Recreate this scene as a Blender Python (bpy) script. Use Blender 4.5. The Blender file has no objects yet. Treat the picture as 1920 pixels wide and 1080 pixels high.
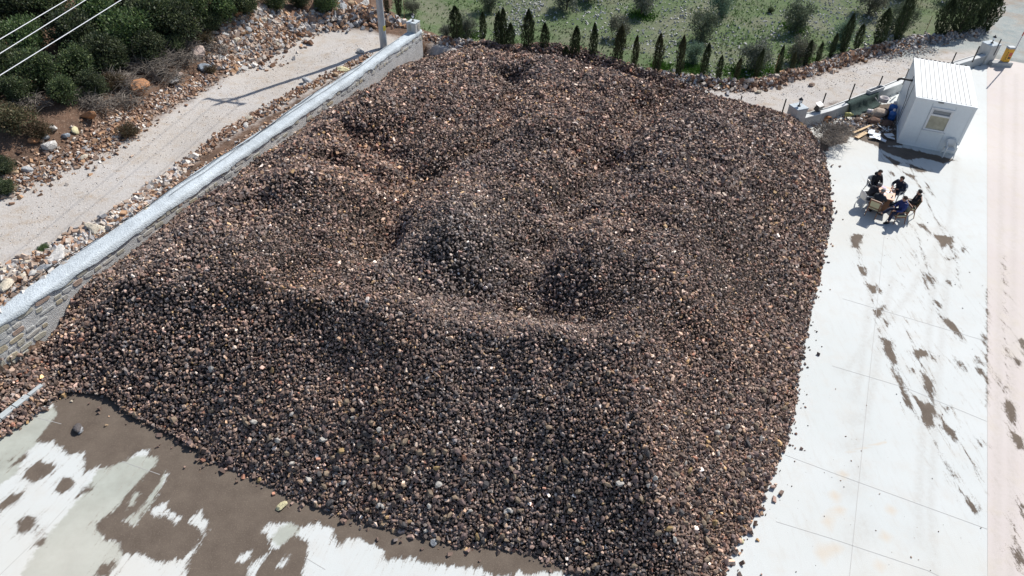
import bpy, math, random
import numpy as np
from mathutils import Vector, Matrix
random.seed(7); RNG = np.random.default_rng(11)
S = bpy.context.scene; COL = S.collection

# ---------------------------------------------------------------- camera, sky, sun, exposure
FPX, PITCH, ROLL, CH = 1299.0, math.radians(40.996), math.radians(1.648), 18.0
_F = np.array([0, math.cos(PITCH), -math.sin(PITCH)]); _U0 = np.array([0, math.sin(PITCH), math.cos(PITCH)]); _R0 = np.array([1., 0, 0])
_R = _R0*math.cos(ROLL)+_U0*math.sin(ROLL); _U = -_R0*math.sin(ROLL)+_U0*math.cos(ROLL)
cd = bpy.data.cameras.new('camera'); cam = bpy.data.objects.new('camera', cd); COL.objects.link(cam)
cam.matrix_world = Matrix(((_R[0], _U[0], -_F[0], 0), (_R[1], _U[1], -_F[1], 0), (_R[2], _U[2], -_F[2], CH), (0, 0, 0, 1)))
cd.sensor_width = 36; cd.lens = FPX/1920*36; cd.clip_end = 3000; S.camera = cam
SUN_AZ, SUN_EL = math.radians(49.0), math.radians(45.0)      # azimuth of the direction TOWARDS the sun, from +x
w = bpy.data.worlds.new("World"); S.world = w; w.use_nodes = True
nt = w.node_tree; sky = nt.nodes.new('ShaderNodeTexSky'); sky.sky_type = 'NISHITA'; sky.sun_disc = False
sky.sun_elevation = SUN_EL; sky.sun_rotation = math.pi/2-SUN_AZ; sky.altitude = 200
nt.links.new(sky.outputs[0], nt.nodes['Background'].inputs[0]); nt.nodes['Background'].inputs[1].default_value = 0.10
sl = bpy.data.lights.new('sun', 'SUN'); sl.energy = 5.0; sl.angle = math.radians(.53); sl.color = (1, .955, .895)
so = bpy.data.objects.new('sun', sl); COL.objects.link(so)
sdir = Vector((math.cos(SUN_EL)*math.cos(SUN_AZ), math.cos(SUN_EL)*math.sin(SUN_AZ), math.sin(SUN_EL)))
so.rotation_euler = sdir.to_track_quat('Z', 'Y').to_euler(); so.location = (20, 20, 40)
S.view_settings.view_transform = 'Standard'; S.view_settings.look = 'None'; S.view_settings.gamma = 1
S.view_settings.use_curve_mapping = False; S.view_settings.exposure = 0.25

# ---------------------------------------------------------------- small maths helpers
def bp(x, y, z=0.0):
    d = _F+(x-960)/FPX*_R-(y-540)/FPX*_U
    return np.array([0, 0, CH])+(z-CH)/d[2]*d
def pj(P):
    d = np.asarray(P, float)-np.array([0, 0, CH]); zz = np.maximum(d@_F, .01)
    return np.stack([960+FPX*(d@_R)/zz, 540-FPX*(d@_U)/zz], -1)
def inview(P, m=160):
    q = pj(P); return (q[:, 0] > -m) & (q[:, 0] < 1920+m) & (q[:, 1] > -m) & (q[:, 1] < 1080+m) & ((P-np.array([0, 0, CH]))@_F > 0)
def h2(ix, iy, s):
    n = (ix*374761393+iy*668265263+s*974711) & 0x7fffffff
    n = ((n ^ (n >> 13))*1274126177) & 0x7fffffff
    return ((n ^ (n >> 16)) & 0xffff)/65535.0
def vn(x, y, s=0):
    x = np.asarray(x, float); y = np.asarray(y, float)
    ix = np.floor(x).astype(np.int64); iy = np.floor(y).astype(np.int64); fx = x-ix; fy = y-iy
    fx = fx*fx*(3-2*fx); fy = fy*fy*(3-2*fy)
    return (h2(ix, iy, s)*(1-fx)+h2(ix+1, iy, s)*fx)*(1-fy)+(h2(ix, iy+1, s)*(1-fx)+h2(ix+1, iy+1, s)*fx)*fy
def fbm(x, y, s=0, o=4):
    r = 0; a = .5
    for k in range(o): r = r+a*vn(x*2**k, y*2**k, s+k*17); a *= .5
    return r/(1-.5**o)
def ss(a, b, x): t = np.clip((x-a)/(b-a), 0, 1); return t*t*(3-2*t)
def segdist(P, poly, closed=False):
    d = np.full(len(P), 1e9); n = len(poly)
    for i in range(n if closed else n-1):
        a = poly[i]; b = poly[(i+1) % n]; ab = b-a; L = max(ab@ab, 1e-9)
        t = np.clip(((P-a)@ab)/L, 0, 1); d = np.minimum(d, np.linalg.norm(P-a-t[:, None]*ab, axis=1))
    return d
def inside(P, poly):
    r = np.zeros(len(P), bool); n = len(poly)
    for i in range(n):
        a = poly[i]; b = poly[(i+1) % n]
        c = (a[1] > P[:, 1]) != (b[1] > P[:, 1])
        with np.errstate(divide='ignore', invalid='ignore'):
            r ^= c & (P[:, 0] < (b[0]-a[0])*(P[:, 1]-a[1])/(b[1]-a[1]+1e-12)+a[0])
    return r
def sdf(P, poly):
    poly = np.asarray(poly, float)[:, :2]; d = segdist(P, poly, True); return np.where(inside(P, poly), d, -d)
def W(pts, z=0.0): return np.array([bp(p[0], p[1], z)[:2] for p in pts])
class TPS:
    def __init__(s, pts, lam=.02):
        p = np.array(pts, float); s.c = p[:, :2]; n = len(p)
        K = s.k(s.c, s.c)+np.eye(n)*lam; Q = np.hstack([np.ones((n, 1)), s.c])
        A = np.block([[K, Q], [Q.T, np.zeros((3, 3))]]); s.w = np.linalg.solve(A, np.concatenate([p[:, 2], np.zeros(3)]))
    def k(s, a, b):
        d2 = ((a[:, None]-b[None])**2).sum(-1)/100; return d2*np.log(d2+1e-9)
    def __call__(s, P):
        out = np.empty(len(P))
        for i in range(0, len(P), 20000):
            q = P[i:i+20000]; out[i:i+20000] = s.k(q, s.c)@s.w[:-3]+s.w[-3]+q@s.w[-2:]
        return out
def tps_px(l, extra=()): return TPS([(*bp(x, y, z)[:2], z) for x, y, z in l]+list(extra))

# ---------------------------------------------------------------- materials
MATS = {}
def mat(name, col=(.5, .5, .5), attr=False, rough=.85, noise=None, bump=None, metal=0., spec=.3, alpha=None, trans=0.):
    if name in MATS: return MATS[name]
    m = bpy.data.materials.new(name); m.use_nodes = True; t = m.node_tree; N = t.nodes; L = t.links; b = N['Principled BSDF']
    b.inputs['Roughness'].default_value = rough; b.inputs['Metallic'].default_value = metal; b.inputs['Specular IOR Level'].default_value = spec
    if trans: b.inputs['Transmission Weight'].default_value = trans
    if attr:
        a = N.new('ShaderNodeAttribute'); a.attribute_name = 'col'; src = a.outputs['Color']
    else:
        a = N.new('ShaderNodeRGB'); a.outputs[0].default_value = (*col, 1); src = a.outputs[0]
    tc = N.new('ShaderNodeTexCoord')
    for sc, am in (noise or []):
        n = N.new('ShaderNodeTexNoise'); n.inputs['Scale'].default_value = sc; n.inputs['Detail'].default_value = 6; n.inputs['Roughness'].default_value = .65
        L.new(tc.outputs['Object'], n.inputs['Vector'])
        r = N.new('ShaderNodeMapRange'); r.inputs[1].default_value = .3; r.inputs[2].default_value = .7; r.inputs[3].default_value = 1-am; r.inputs[4].default_value = 1+am
        L.new(n.outputs[0], r.inputs[0])
        v = N.new('ShaderNodeVectorMath'); v.operation = 'SCALE'; L.new(src, v.inputs[0]); L.new(r.outputs[0], v.inputs['Scale']); src = v.outputs[0]
    L.new(src, b.inputs['Base Color'])
    if bump:
        n = N.new('ShaderNodeTexNoise'); n.inputs['Scale'].default_value = bump[0]; n.inputs['Detail'].default_value = 8; L.new(tc.outputs['Object'], n.inputs['Vector'])
        u = N.new('ShaderNodeBump'); u.inputs['Strength'].default_value = bump[1]; u.inputs['Distance'].default_value = bump[2] if len(bump) > 2 else .03
        L.new(n.outputs[0], u.inputs['Height']); L.new(u.outputs[0], b.inputs['Normal'])
    MATS[name] = m; return m

# ---------------------------------------------------------------- object helpers
def tag(o, label=None, cat=None, group=None, kind=None):
    for k, v in (('label', label), ('category', cat), ('group', group), ('kind', kind)):
        if v: o[k] = v
    return o
def empty(name, loc, label, cat, group=None, rz=0):
    o = bpy.data.objects.new(name, None); COL.objects.link(o); o.location = loc; o.rotation_euler = (0, 0, rz); o.empty_display_size = .2
    return tag(o, label, cat, group)
def link(name, me, parent=None, loc=None):
    o = bpy.data.objects.new(name, me); COL.objects.link(o)
    if parent: o.parent = parent
    if loc is not None: o.location = loc
    return o
def np_mesh(name, V, Fq, m=None, col=None, attrs=None, smooth=False):
    """V (n,3), Fq (f,k) uniform faces"""
    me = bpy.data.meshes.new(name); V = np.ascontiguousarray(V, np.float32); Fq = np.ascontiguousarray(Fq, np.int32); k = Fq.shape[1]
    me.vertices.add(len(V)); me.vertices.foreach_set('co', V.ravel())
    me.loops.add(Fq.size); me.loops.foreach_set('vertex_index', Fq.ravel())
    me.polygons.add(len(Fq)); me.polygons.foreach_set('loop_start', np.arange(0, Fq.size, k, dtype=np.int32))
    try: me.polygons.foreach_set('loop_total', np.full(len(Fq), k, np.int32))
    except Exception: pass
    me.update(calc_edges=True)
    if not smooth: me.shade_flat()
    else: me.shade_smooth()
    if col is not None:
        a = me.attributes.new('col', 'FLOAT_COLOR', 'POINT'); c = np.ones((len(V), 4), np.float32); c[:, :3] = col; a.data.foreach_set('color', c.ravel())
    for n, v in (attrs or {}).items():
        a = me.attributes.new(n, 'FLOAT', 'POINT'); a.data.foreach_set('value', np.ascontiguousarray(v, np.float32))
    if m: me.materials.append(m)
    return me
class MB:
    def __init__(s): s.v = []; s.f = []; s.mi = []; s.cur = 0
    def add(s, vs, fs):
        o = len(s.v); s.v += [tuple(map(float, p)) for p in vs]; s.f += [[i+o for i in f] for f in fs]; s.mi += [s.cur]*len(fs); return s
    def box(s, c, size, rz=0., R=None, taper=1.):
        x, y, z = [q/2 for q in size]; P = [(-x, -y, -z), (x, -y, -z), (x, y, -z), (-x, y, -z), (-x*taper, -y*taper, z), (x*taper, -y*taper, z), (x*taper, y*taper, z), (-x*taper, y*taper, z)]
        M = R if R is not None else Matrix.Rotation(rz, 3, 'Z')
        return s.add([M @ Vector(p)+Vector(c) for p in P], [(0, 3, 2, 1), (4, 5, 6, 7), (0, 1, 5, 4), (1, 2, 6, 5), (2, 3, 7, 6), (3, 0, 4, 7)])
    def bar(s, a, b, w_, h_, up=(0, 0, 1)):
        a = Vector(a); b = Vector(b); d = (b-a); L = d.length; y = d.normalized(); u = Vector(up)
        if abs(y.dot(u)) > .98: u = Vector((1, 0, 0))
        x = y.cross(u).normalized(); z = x.cross(y); R = Matrix((x, y, z)).transposed()
        return s.box((a+b)/2, (w_, L, h_), R=R)
    def tube(s, pts, r, n=8, cap=True):
        pts = [Vector(p) for p in pts]; rs = r if isinstance(r, (list, tuple)) else [r]*len(pts); vs = []; fs = []; pu = None
        for i, p in enumerate(pts):
            d = (pts[min(i+1, len(pts)-1)]-pts[max(i-1, 0)]).normalized()
            if pu is None: pu = Vector((0, 0, 1)) if abs(d.z) < .9 else Vector((1, 0, 0))
            x = d.cross(pu).normalized(); y = x.cross(d).normalized(); pu = y
            for k in range(n):
                a = 2*math.pi*k/n; vs.append(p+(x*math.cos(a)+y*math.sin(a))*rs[i])
        for i in range(len(pts)-1):
            for k in range(n): fs.append((i*n+k, i*n+(k+1) % n, (i+1)*n+(k+1) % n, (i+1)*n+k))
        if cap: fs.append(tuple(range(n))[::-1]); fs.append(tuple((len(pts)-1)*n+k for k in range(n)))
        return s.add(vs, fs)
    def lathe(s, prof, c=(0, 0, 0), n=16, R=None):
        M = R if R is not None else Matrix.Identity(3); c = Vector(c); vs = []; fs = []
        for r, z in prof:
            for k in range(n): a = 2*math.pi*k/n; vs.append(M @ Vector((r*math.cos(a), r*math.sin(a), z))+c)
        for i in range(len(prof)-1):
            for k in range(n): fs.append((i*n+k, i*n+(k+1) % n, (i+1)*n+(k+1) % n, (i+1)*n+k))
        fs.append(tuple(range(n))[::-1]); fs.append(tuple((len(prof)-1)*n+k for k in range(n)))
        return s.add(vs, fs)
    def ell(s, c, r, R=None, n=10, m=6):
        M = R if R is not None else Matrix.Identity(3); c = Vector(c); vs = [M @ Vector((0, 0, -r[2]))+c]; fs = []
        for i in range(1, m):
            t = math.pi*i/m-math.pi/2
            for k in range(n): a = 2*math.pi*k/n; vs.append(M @ Vector((r[0]*math.cos(t)*math.cos(a), r[1]*math.cos(t)*math.sin(a), r[2]*math.sin(t)))+c)
        vs.append(M @ Vector((0, 0, r[2]))+c); T = len(vs)-1
        for k in range(n):
            fs.append((0, 1+(k+1) % n, 1+k)); fs.append((T, 1+(m-2)*n+k, 1+(m-2)*n+(k+1) % n))
            for i in range(m-2): fs.append((1+i*n+k, 1+i*n+(k+1) % n, 1+(i+1)*n+(k+1) % n, 1+(i+1)*n+k))
        return s.add(vs, fs)
    def prism(s, poly, z0, z1):
        n = len(poly); vs = [(p[0], p[1], z0) for p in poly]+[(p[0], p[1], z1) for p in poly]
        return s.add(vs, [tuple(range(n))[::-1], tuple(range(n, 2*n))]+[(i, (i+1) % n, n+(i+1) % n, n+i) for i in range(n)])
    def mesh(s, name, mats, smooth=False):
        me = bpy.data.meshes.new(name); me.from_pydata(s.v, [], s.f)
        for m in (mats if isinstance(mats, (list, tuple)) else [mats]): me.materials.append(m)
        if any(s.mi): me.polygons.foreach_set('material_index', s.mi)
        me.update()
        if smooth: me.shade_smooth()
        else: me.shade_flat()
        return me
    def build(s, name, mats, parent=None, smooth=False, bevel=0, loc=None):
        o = link(name, s.mesh(name, mats, smooth), parent, loc)
        if bevel:
            b = o.modifiers.new('bevel', 'BEVEL'); b.width = bevel; b.segments = 2; b.limit_method = 'ANGLE'
        return o
def copy_tree(o, parent=None):
    c = o.copy(); COL.objects.link(c); c.parent = parent
    for ch in list(o.children): copy_tree(ch, c)
    return c

# ---------------------------------------------------------------- site geometry in metres
WZ = 1.8                                               # top of the stone retaining wall
WA = np.array([-16.83, 16.16]); WB = np.array([-6.04, 42.74]); WD = (WB-WA)/np.linalg.norm(WB-WA); WN = np.array([-WD[1], WD[0]])
WA0 = WA-WD*9
RW = np.array([(10.2, 37.3), (12.4, 36.05), (13.5, 35.3), (14.55, 35.0), (15.25, 34.6), (17.55, 35.85), (21.0, 38.3), (24.3, 40.7), (29.7, 43.95), (30.7, 44.6)])  # front line of the low concrete wall
RWZ = .6
PK0 = bp(1851.7, 1080)[:2]; PK1 = bp(1850.5, 125)[:2]; PKD = (PK1-PK0)/np.linalg.norm(PK1-PK0); PKN = np.array([PKD[1], -PKD[0]])
YARD = np.array([WA0-WD*12, WB, (2, 41.0), *RW[1:], (31.6, 45.3), bp(1925, 119)[:2], (60, 49), (60, -12), (-24, -12)])
TERR = tps_px([(0, 450, 1.6), (150, 350, 1.52), (300, 265, 1.42), (450, 170, 1.28), (600, 95, 1.1), (700, 62, .95), (0, 560, 1.7), (222, 425, 1.65), (404, 300, 1.55), (560, 195, 1.45), (716, 92, 1.2), (765, 64, 1.0),
    (0, 380, 1.6), (200, 295, 1.5), (370, 185, 1.4), (480, 112, 1.25), (820, 92, .6), (870, 90, .5), (1380, 180, .45), (1500, 180, .42), (1500, 150, .42), (1650, 110, .35), (1650, 140, .4), (1750, 90, .25), (1750, 120, .4), (1850, 60, .05), (1850, 90, .1), (1905, 30, 0), (1905, 100, 0),
    (900, 60, .3), (1000, 30, .35), (1300, 90, .2), (1300, 10, .6), (1600, 40, .3), (1700, 10, .4), (1100, 60, .25), (1450, 80, .25),
    (40, 300, 1.9), (0, 330, 1.8), (120, 190, 2.5), (230, 125, 2.5), (0, 150, 3.2), (300, 60, 2.9), (150, 80, 3.3), (430, 20, 2.3), (560, 15, 1.5), (640, 10, 1.3), (0, 0, 4), (300, 5, 3.4)],
    [(60, 40, 0), (60, 70, 1), (40, 85, 2.5), (0, 95, 3.5), (-30, 85, 5), (-60, 60, 7), (-60, 30, 6), (-50, 5, 4), (-30, -10, 1.7), (5, 36, .45), (0, -30, 0), (45, -20, 0)])
MOUNDS = [(455, 65, 2.6, .9), (500, 50, 2.2, .6), (425, 85, 2.0, .5), (640, 18, 2.0, .6), (690, 30, 1.6, .5), (590, 30, 1.8, .5), (130, 245, 1.6, .35), (60, 290, 1.6, .3)]
MOUNDS = [(*bp(x, y, 1.3)[:2], r, h) for x, y, r, h in MOUNDS]
def zraw(P):
    z = TERR(P)
    for mx, my, r, h in MOUNDS: z = z+h*np.exp(-((P[:, 0]-mx)**2+(P[:, 1]-my)**2)/(r*r))
    far = np.hypot(P[:, 0], P[:, 1]-30); z = np.where(far > 60, z*np.clip(1-(far-60)/200, 0, 1), z)
    return z+(fbm(P[:, 0]*.5, P[:, 1]*.5, 3)-.5)*.16+(vn(P[:, 0]*2.2, P[:, 1]*2.2, 9)-.5)*.05
def zter(P):
    P = np.atleast_2d(P).astype(float); sd = -sdf(P, YARD)
    return zraw(P)*ss(.02, .38, sd)-.12*(1-ss(.02, .38, sd))
def on(px, py, fn=None):
    fn = fn or zraw; z = .8
    for _ in range(14):
        p = bp(px, py, z); z = .5*z+.5*float(fn(p[None, :2])[0])
    p = bp(px, py, z); return np.array([p[0], p[1], float(fn(p[None, :2])[0])])
def ppx(px, py): return float(np.linalg.norm(on(px, py)-np.array([0, 0, CH])))/FPX   # metres per photo pixel there

# ---------------------------------------------------------------- heap of crushed stone: height field
TOE = np.vstack([W([(1511, 239), (1530, 262), (1548, 300), (1556, 350), (1560, 400), (1550, 465), (1532, 540), (1515, 620), (1500, 700), (1490, 780), (1472, 840), (1442, 905), (1425, 950), (1395, 1005), (1366, 1050), (1350, 1110)]),
                 W([(1300, 1160), (1180, 1130), (1080, 1076), (1000, 1042), (900, 1024), (860, 1026), (780, 1006), (700, 987), (640, 966), (560, 942), (480, 900), (400, 868), (380, 850), (320, 818), (240, 778), (200, 746), (150, 737), (105, 745), (75, 775), (20, 815), (-60, 860)])])
TOES = np.vstack([TOE[:-6], W([(150, 737), (105, 722), (68, 668), (92, 628)])])
PATCH = W([(152, 739), (105, 747), (75, 777), (20, 817), (-60, 862), (-90, 700), (0, 712), (68, 660), (105, 720)])
PILE = np.vstack([TOE, [WA-WD*6, WB+WD*.2]], ).tolist()
PILE = np.array(PILE+[(-4.5, 44.2), (0, 43.6), (4, 42.0), (8, 39.2), (10.6, 37.2), (12.4, 35.95), (13.5, 35.2), (14.5, 34.9), (15.2, 34.55)])
BACK = np.array([(-6.2, 43.2), (-4.5, 43.2), (0, 42.2), (4, 40.6), (8, 38.0), (10.6, 36.4), (12.4, 35.95), (13.5, 35.2), (14.5, 34.9), (15.2, 34.55)])
PC = [(620, 545, 3.4), (730, 582, 3.6), (830, 603, 3.75), (960, 633, 3.85), (1080, 650, 3.85), (1250, 640, 3.9), (1400, 560, 2.9),
    (1250, 520, 3.75), (1250, 400, 3.7), (1280, 300, 3.5), (1330, 220, 3.0), (1300, 170, 2.6), (880, 570, 2.55), (1040, 592, 2.75), (1065, 560, 2.8), (960, 575, 2.6), (700, 470, 2.65), (720, 400, 2.5), (760, 320, 2.5),
    (830, 400, 3.9), (850, 455, 3.85), (790, 450, 3.45), (930, 430, 3.55), (1130, 500, 3.75), (1110, 470, 3.6), (1190, 500, 3.6), (960, 300, 3.45), (1010, 240, 3.3), (960, 180, 2.35), (945, 230, 2.5), (1080, 370, 2.75), (1130, 290, 2.5), (1230, 180, 2.05), (1190, 350, 3.4), (1000, 400, 3.2),
    (440, 350, 3.3), (480, 400, 2.35), (560, 330, 3.3), (610, 320, 3.15), (650, 370, 3.0), (520, 292, 2.4), (620, 238, 2.65), (690, 222, 2.6), (690, 258, 2.2), (600, 275, 2.2), (640, 200, 2.3), (800, 180, 2.75), (850, 120, 1.9), (900, 96, 1.35), (1000, 112, 1.7), (1080, 210, 3.1), (1080, 132, 2.2), (1180, 142, 2.2), (1250, 157, 2.2), (1400, 197, 2.0), (1360, 260, 3.1),
    (300, 480, 2.6), (250, 520, 2.3), (400, 450, 3.05), (470, 520, 3.3), (380, 380, 2.2), (550, 450, 3.2), (600, 600, 3.9),
    (167, 515, 1.25), (260, 452, 1.35), (404, 348, 1.4), (471, 305, 1.4), (540, 255, 1.4), (614, 202, 1.4), (700, 152, 1.25), (760, 120, 1.0), (800, 102, .6)]
BUMPS = [(700, 185, 2.8, 1.6, .35), (655, 262, 2.2, 1.1, -.25), (590, 272, 2.4, 1.3, .35), (560, 345, 3.2, 1.6, .40), (510, 390, 2.6, 1.1, -.3), (1010, 235, 3.3, 1.6, .35), (860, 235, 3., 1.5, .3), (1180, 245, 3.2, 1.4, .3), (850, 445, 3.9, 2.4, .6), (1130, 480, 3.7, 1.6, .4), (1310, 235, 3.2, 1.9, .3), (1010, 340, 3.3, 1.8, .35), (700, 590, 3.6, 1.5, .3), (745, 655, 3.0, 1.0, -.35), (600, 560, 3.5, 1.5, .25), (450, 330, 2.6, 1.3, .3), (1290, 380, 3.5, 2., .2), (640, 225, 2.6, .9, .25), (480, 372, 3., .9, .2)]
GULLY = [([(958, 130, 2.), (955, 190, 2.2), (935, 245, 2.6), (850, 300, 2.6), (765, 340, 2.4), (722, 405, 2.4), (700, 475, 2.5)], .68, .8), ([(1245, 160, 2.), (1225, 195, 2.2), (1130, 292, 2.6), (1088, 365, 2.6), (1040, 430, 3.0), (985, 480, 3.)], .72, .8), ([(600, 222, 2.4), (680, 250, 2.3), (760, 300, 2.5)], .35, .6), ([(480, 318, 2.4), (560, 300, 2.4), (640, 300, 2.4), (720, 345, 2.4)], .38, .6), ([(1290, 880, 1.2), (1285, 960, .8), (1290, 1050, .4)], .35, .35), ([(1110, 700, 3.2), (1130, 820, 2.0), (1120, 950, 1.0)], .32, .6), ([(690, 480, 2.6), (760, 540, 2.6), (870, 580, 2.6), (990, 575, 2.7), (1060, 605, 2.8), (1180, 600, 3.3)], .18, .6), ([(560, 500, 3.3), (640, 600, 3.2), (690, 720, 2.4)], .3, .8), ([(1380, 640, 2.4), (1430, 760, 1.2)], .15, .5)]
GULLY = [(np.array([bp(*q)[:2] for q in l]), d, r) for l, d, r in GULLY]
BUMPS = [(*bp(x, y, z)[:2], r, a) for x, y, z, r, a in BUMPS]
PT = tps_px(PC, [(-15, 12, 3), (0, 8, 5), (12, 8, 4), (18, 20, 3), (17, 32, 2.5), (-8, 12, 4.5)])
def zpile(P):
    P = np.atleast_2d(P).astype(float); d = segdist(P, TOES); d = np.where(inside(P, PATCH), 0, d); x, y = P[:, 0], P[:, 1]
    wob = (fbm(x*.35, y*.35, 41)-.5)*1.6
    slope = .70*np.maximum(d+wob*ss(.5, 4, d), 0)
    a = PT(P)+(fbm(x*.45, y*.45, 5, 3)-.5)*.8-.12+(fbm(x*1.3, y*1.3, 8, 2)-.5)*.3
    for bx, by, br, ba in BUMPS: a = a+ba*np.exp(-((x-bx)**2+(y-by)**2)/(br*br))
    for gl_, gd, gr in GULLY: a = a-gd*np.exp(-(segdist(P+np.column_stack([vn(x*.8, y*.8, 31)-.5, vn(x*.8, y*.8, 32)-.5])*.8, gl_)/gr)**2)
    k = .28; hh = np.clip(.5+.5*(slope-a)/k, 0, 1); z = slope*(1-hh)+a*hh-k*hh*(1-hh)
    z += (vn(x*.9+fbm(x*.2, y*.2, 2)*3, y*.16, 77)-.5)*.26*ss(.4, 2.5, d)          # rills down the front
    db = segdist(P, BACK); z = np.minimum(z, .5+.62*db)
    # keep it under the coping along the retaining wall
    dw = (P-WA)@(-WN); z = np.minimum(z, 1.0+.66*np.maximum(dw, 0)+(vn(x*.55, y*.55, 6)-.5)*.5)
    z = np.where(sdf(P, PATCH) > 0, np.maximum(z, .02+.1*ss(0, .8, segdist(P, TOE))+.1*vn(x*1.5, y*1.5, 12)), z)
    z = np.maximum(z, np.where((x < -9) & (y < 19), .06+.08*vn(x*2, y*2, 13), -.03))
    return np.where(inside(P, PILE), z, -.1)

# ---------------------------------------------------------------- ground sheet
def tensor(xs, ys):
    X, Y = np.meshgrid(xs, ys); P = np.stack([X.ravel(), Y.ravel()], 1); nx, ny = len(xs), len(ys)
    i = np.arange(nx*ny).reshape(ny, nx); Q = np.stack([i[:-1, :-1], i[:-1, 1:], i[1:, 1:], i[1:, :-1]], -1).reshape(-1, 4)
    return P, Q
xs = np.concatenate([[-900, -500, -260, -150, -95, -70, -58], np.arange(-52, -16, .45), np.arange(-16, 36, .3), np.arange(36, 58, .6), [62, 75, 95, 150, 260, 500, 900]])
ys = np.concatenate([[-700, -300, -120, -50, -25, -12], np.arange(-5, 12, 1.2), np.arange(12, 60, .3), np.arange(60, 80, .8), [84, 92, 105, 130, 180, 300, 600, 1000]])
P, Q = tensor(xs, ys); zt = zter(P)
road = W([(-60, 400), (0, 375), (120, 325), (200, 290), (290, 235), (370, 180), (430, 140), (480, 110), (530, 85), (560, 62), (640, 48), (700, 50), (770, 66), (680, 116), (620, 150), (540, 196), (460, 240), (390, 282), (330, 330), (260, 384), (170, 440), (80, 506), (-60, 590)], 1.4)
back = np.vstack([W([(797, 112), (870, 112)], .6), [(4, 41), (12.4, 36.5), (15, 35)], W([(1480, 215), (1600, 190), (1720, 140), (1860, 105), (1930, 119), (2100, 100), (2000, -60), (1905, -30), (1885, 0), (1850, 57), (1760, 82), (1690, 97), (1600, 120), (1530, 143), (1450, 165), (1380, 175), (1250, 150), (1000, 112), (870, 86), (820, 78)], .4)])
grey = W([(1640, 112), (1700, 88), (1780, 68), (1856, 48), (1885, 0), (1905, -40), (2050, -60), (2100, 119), (1890, 119), (1850, 92), (1790, 100), (1700, 118)], .15)
field = np.vstack([W([(735, 40), (790, 66), (850, 78), (930, 95), (1050, 112), (1250, 145), (1380, 165), (1450, 152), (1530, 128), (1600, 106), (1690, 82), (1760, 72), (1842, 52), (1880, 0)], .4), [(44, 75), (60, 120), (0, 200), (-30, 120)], W([(700, -60), (735, 0)], .5)])
sdr = np.maximum(sdf(P, road), sdf(P, back)); sdg = sdf(P, grey); sdf_ = sdf(P, field)
m = bpy.data.materials.new('earth'); m.use_nodes = True; t = m.node_tree; N = t.nodes; L = t.links; bs = N['Principled BSDF']; bs.inputs['Roughness'].default_value = .95; bs.inputs['Specular IOR Level'].default_value = .1
tc = N.new('ShaderNodeTexCoord')
def nz(t, sc, det=6, rough=.6, vec=None):
    n = t.nodes.new('ShaderNodeTexNoise'); n.inputs['Scale'].default_value = sc; n.inputs['Detail'].default_value = det; n.inputs['Roughness'].default_value = rough
    if vec is not None: t.links.new(vec, n.inputs['Vector'])
    return n.outputs[0]
def mth(t, op, a, b=None, c=None):
    n = t.nodes.new('ShaderNodeMath'); n.operation = op
    for i, q in enumerate((a, b, c)):
        if q is None: continue
        if isinstance(q, (int, float)): n.inputs[i].default_value = q
        else: t.links.new(q, n.inputs[i])
    return n.outputs[0]
def rng(t, v, a, b, c=0., d=1.):
    n = t.nodes.new('ShaderNodeMapRange'); t.links.new(v, n.inputs[0])
    for i, q in enumerate((a, b, c, d)): n.inputs[i+1].default_value = q
    return n.outputs[0]
def mix(t, f, a, b):
    n = t.nodes.new('ShaderNodeMix'); n.data_type = 'RGBA'
    for i, q in ((0, f), (6, a), (7, b)):
        if isinstance(q, tuple): n.inputs[i].default_value = (*q, 1)
        elif isinstance(q, (int, float)): n.inputs[i].default_value = q
        else: t.links.new(q, n.inputs[i])
    return n.outputs[2]
def mixf(t, f, a, b): return mth(t, 'ADD', mth(t, 'MULTIPLY', a, mth(t, 'SUBTRACT', 1., f)), mth(t, 'MULTIPLY', b, f))
def at(t, name):
    n = t.nodes.new('ShaderNodeAttribute'); n.attribute_name = name; return n.outputs['Fac']
O = tc.outputs['Object']
nA, nB, nC, nD = nz(t, .25, 5, .6, O), nz(t, 1.6, 8, .7, O), nz(t, 9, 8, .7, O), nz(t, 28, 4, .7, O)
soil = mix(t, rng(t, nB, .35, .65), (.085, .058, .043), (.17, .105, .072)); soil = mix(t, rng(t, nC, .55, .7), soil, (.33, .25, .19))
rd = mix(t, rng(t, nA, .35, .65), (.40, .365, .325), (.45, .43, .41)); rd = mix(t, rng(t, nB, .5, .75), rd, (.34, .26, .18)); rd = mix(t, rng(t, nD, .5, .6, 0, .8), rd, (.54, .52, .50)); rd = mix(t, rng(t, nz(t, 14, 4, .8, O), .56, .66, 0, .6), rd, (.27, .23, .19)); rd = mix(t, rng(t, nC, .6, .8), rd, (.25, .2, .16))
gs = mix(t, rng(t, nB, .35, .65), (.07, .115, .045), (.125, .16, .08)); gs = mix(t, rng(t, nA, .46, .62), gs, (.15, .16, .105)); gs = mix(t, rng(t, nC, .56, .68), gs, (.25, .25, .22))
gy = mix(t, rng(t, nB, .35, .65), (.27, .31, .31), (.36, .37, .35)); gy = mix(t, rng(t, nA, .5, .65), gy, (.33, .26, .2)); gy = mix(t, rng(t, nC, .58, .68), gy, (.16, .16, .15))
def edge(v, wd, lo=-.15, hi=.15): return rng(t, mth(t, 'ADD', v, mth(t, 'MULTIPLY', mth(t, 'SUBTRACT', nB, .5), wd)), lo, hi)
c = mix(t, edge(at(t, 'field'), 2.), soil, gs); c = mix(t, edge(at(t, 'road'), 2.2, -.4, .3), c, rd); c = mix(t, edge(at(t, 'grey'), 3., -.5, .5), c, gy)
L.new(c, bs.inputs['Base Color'])
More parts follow.
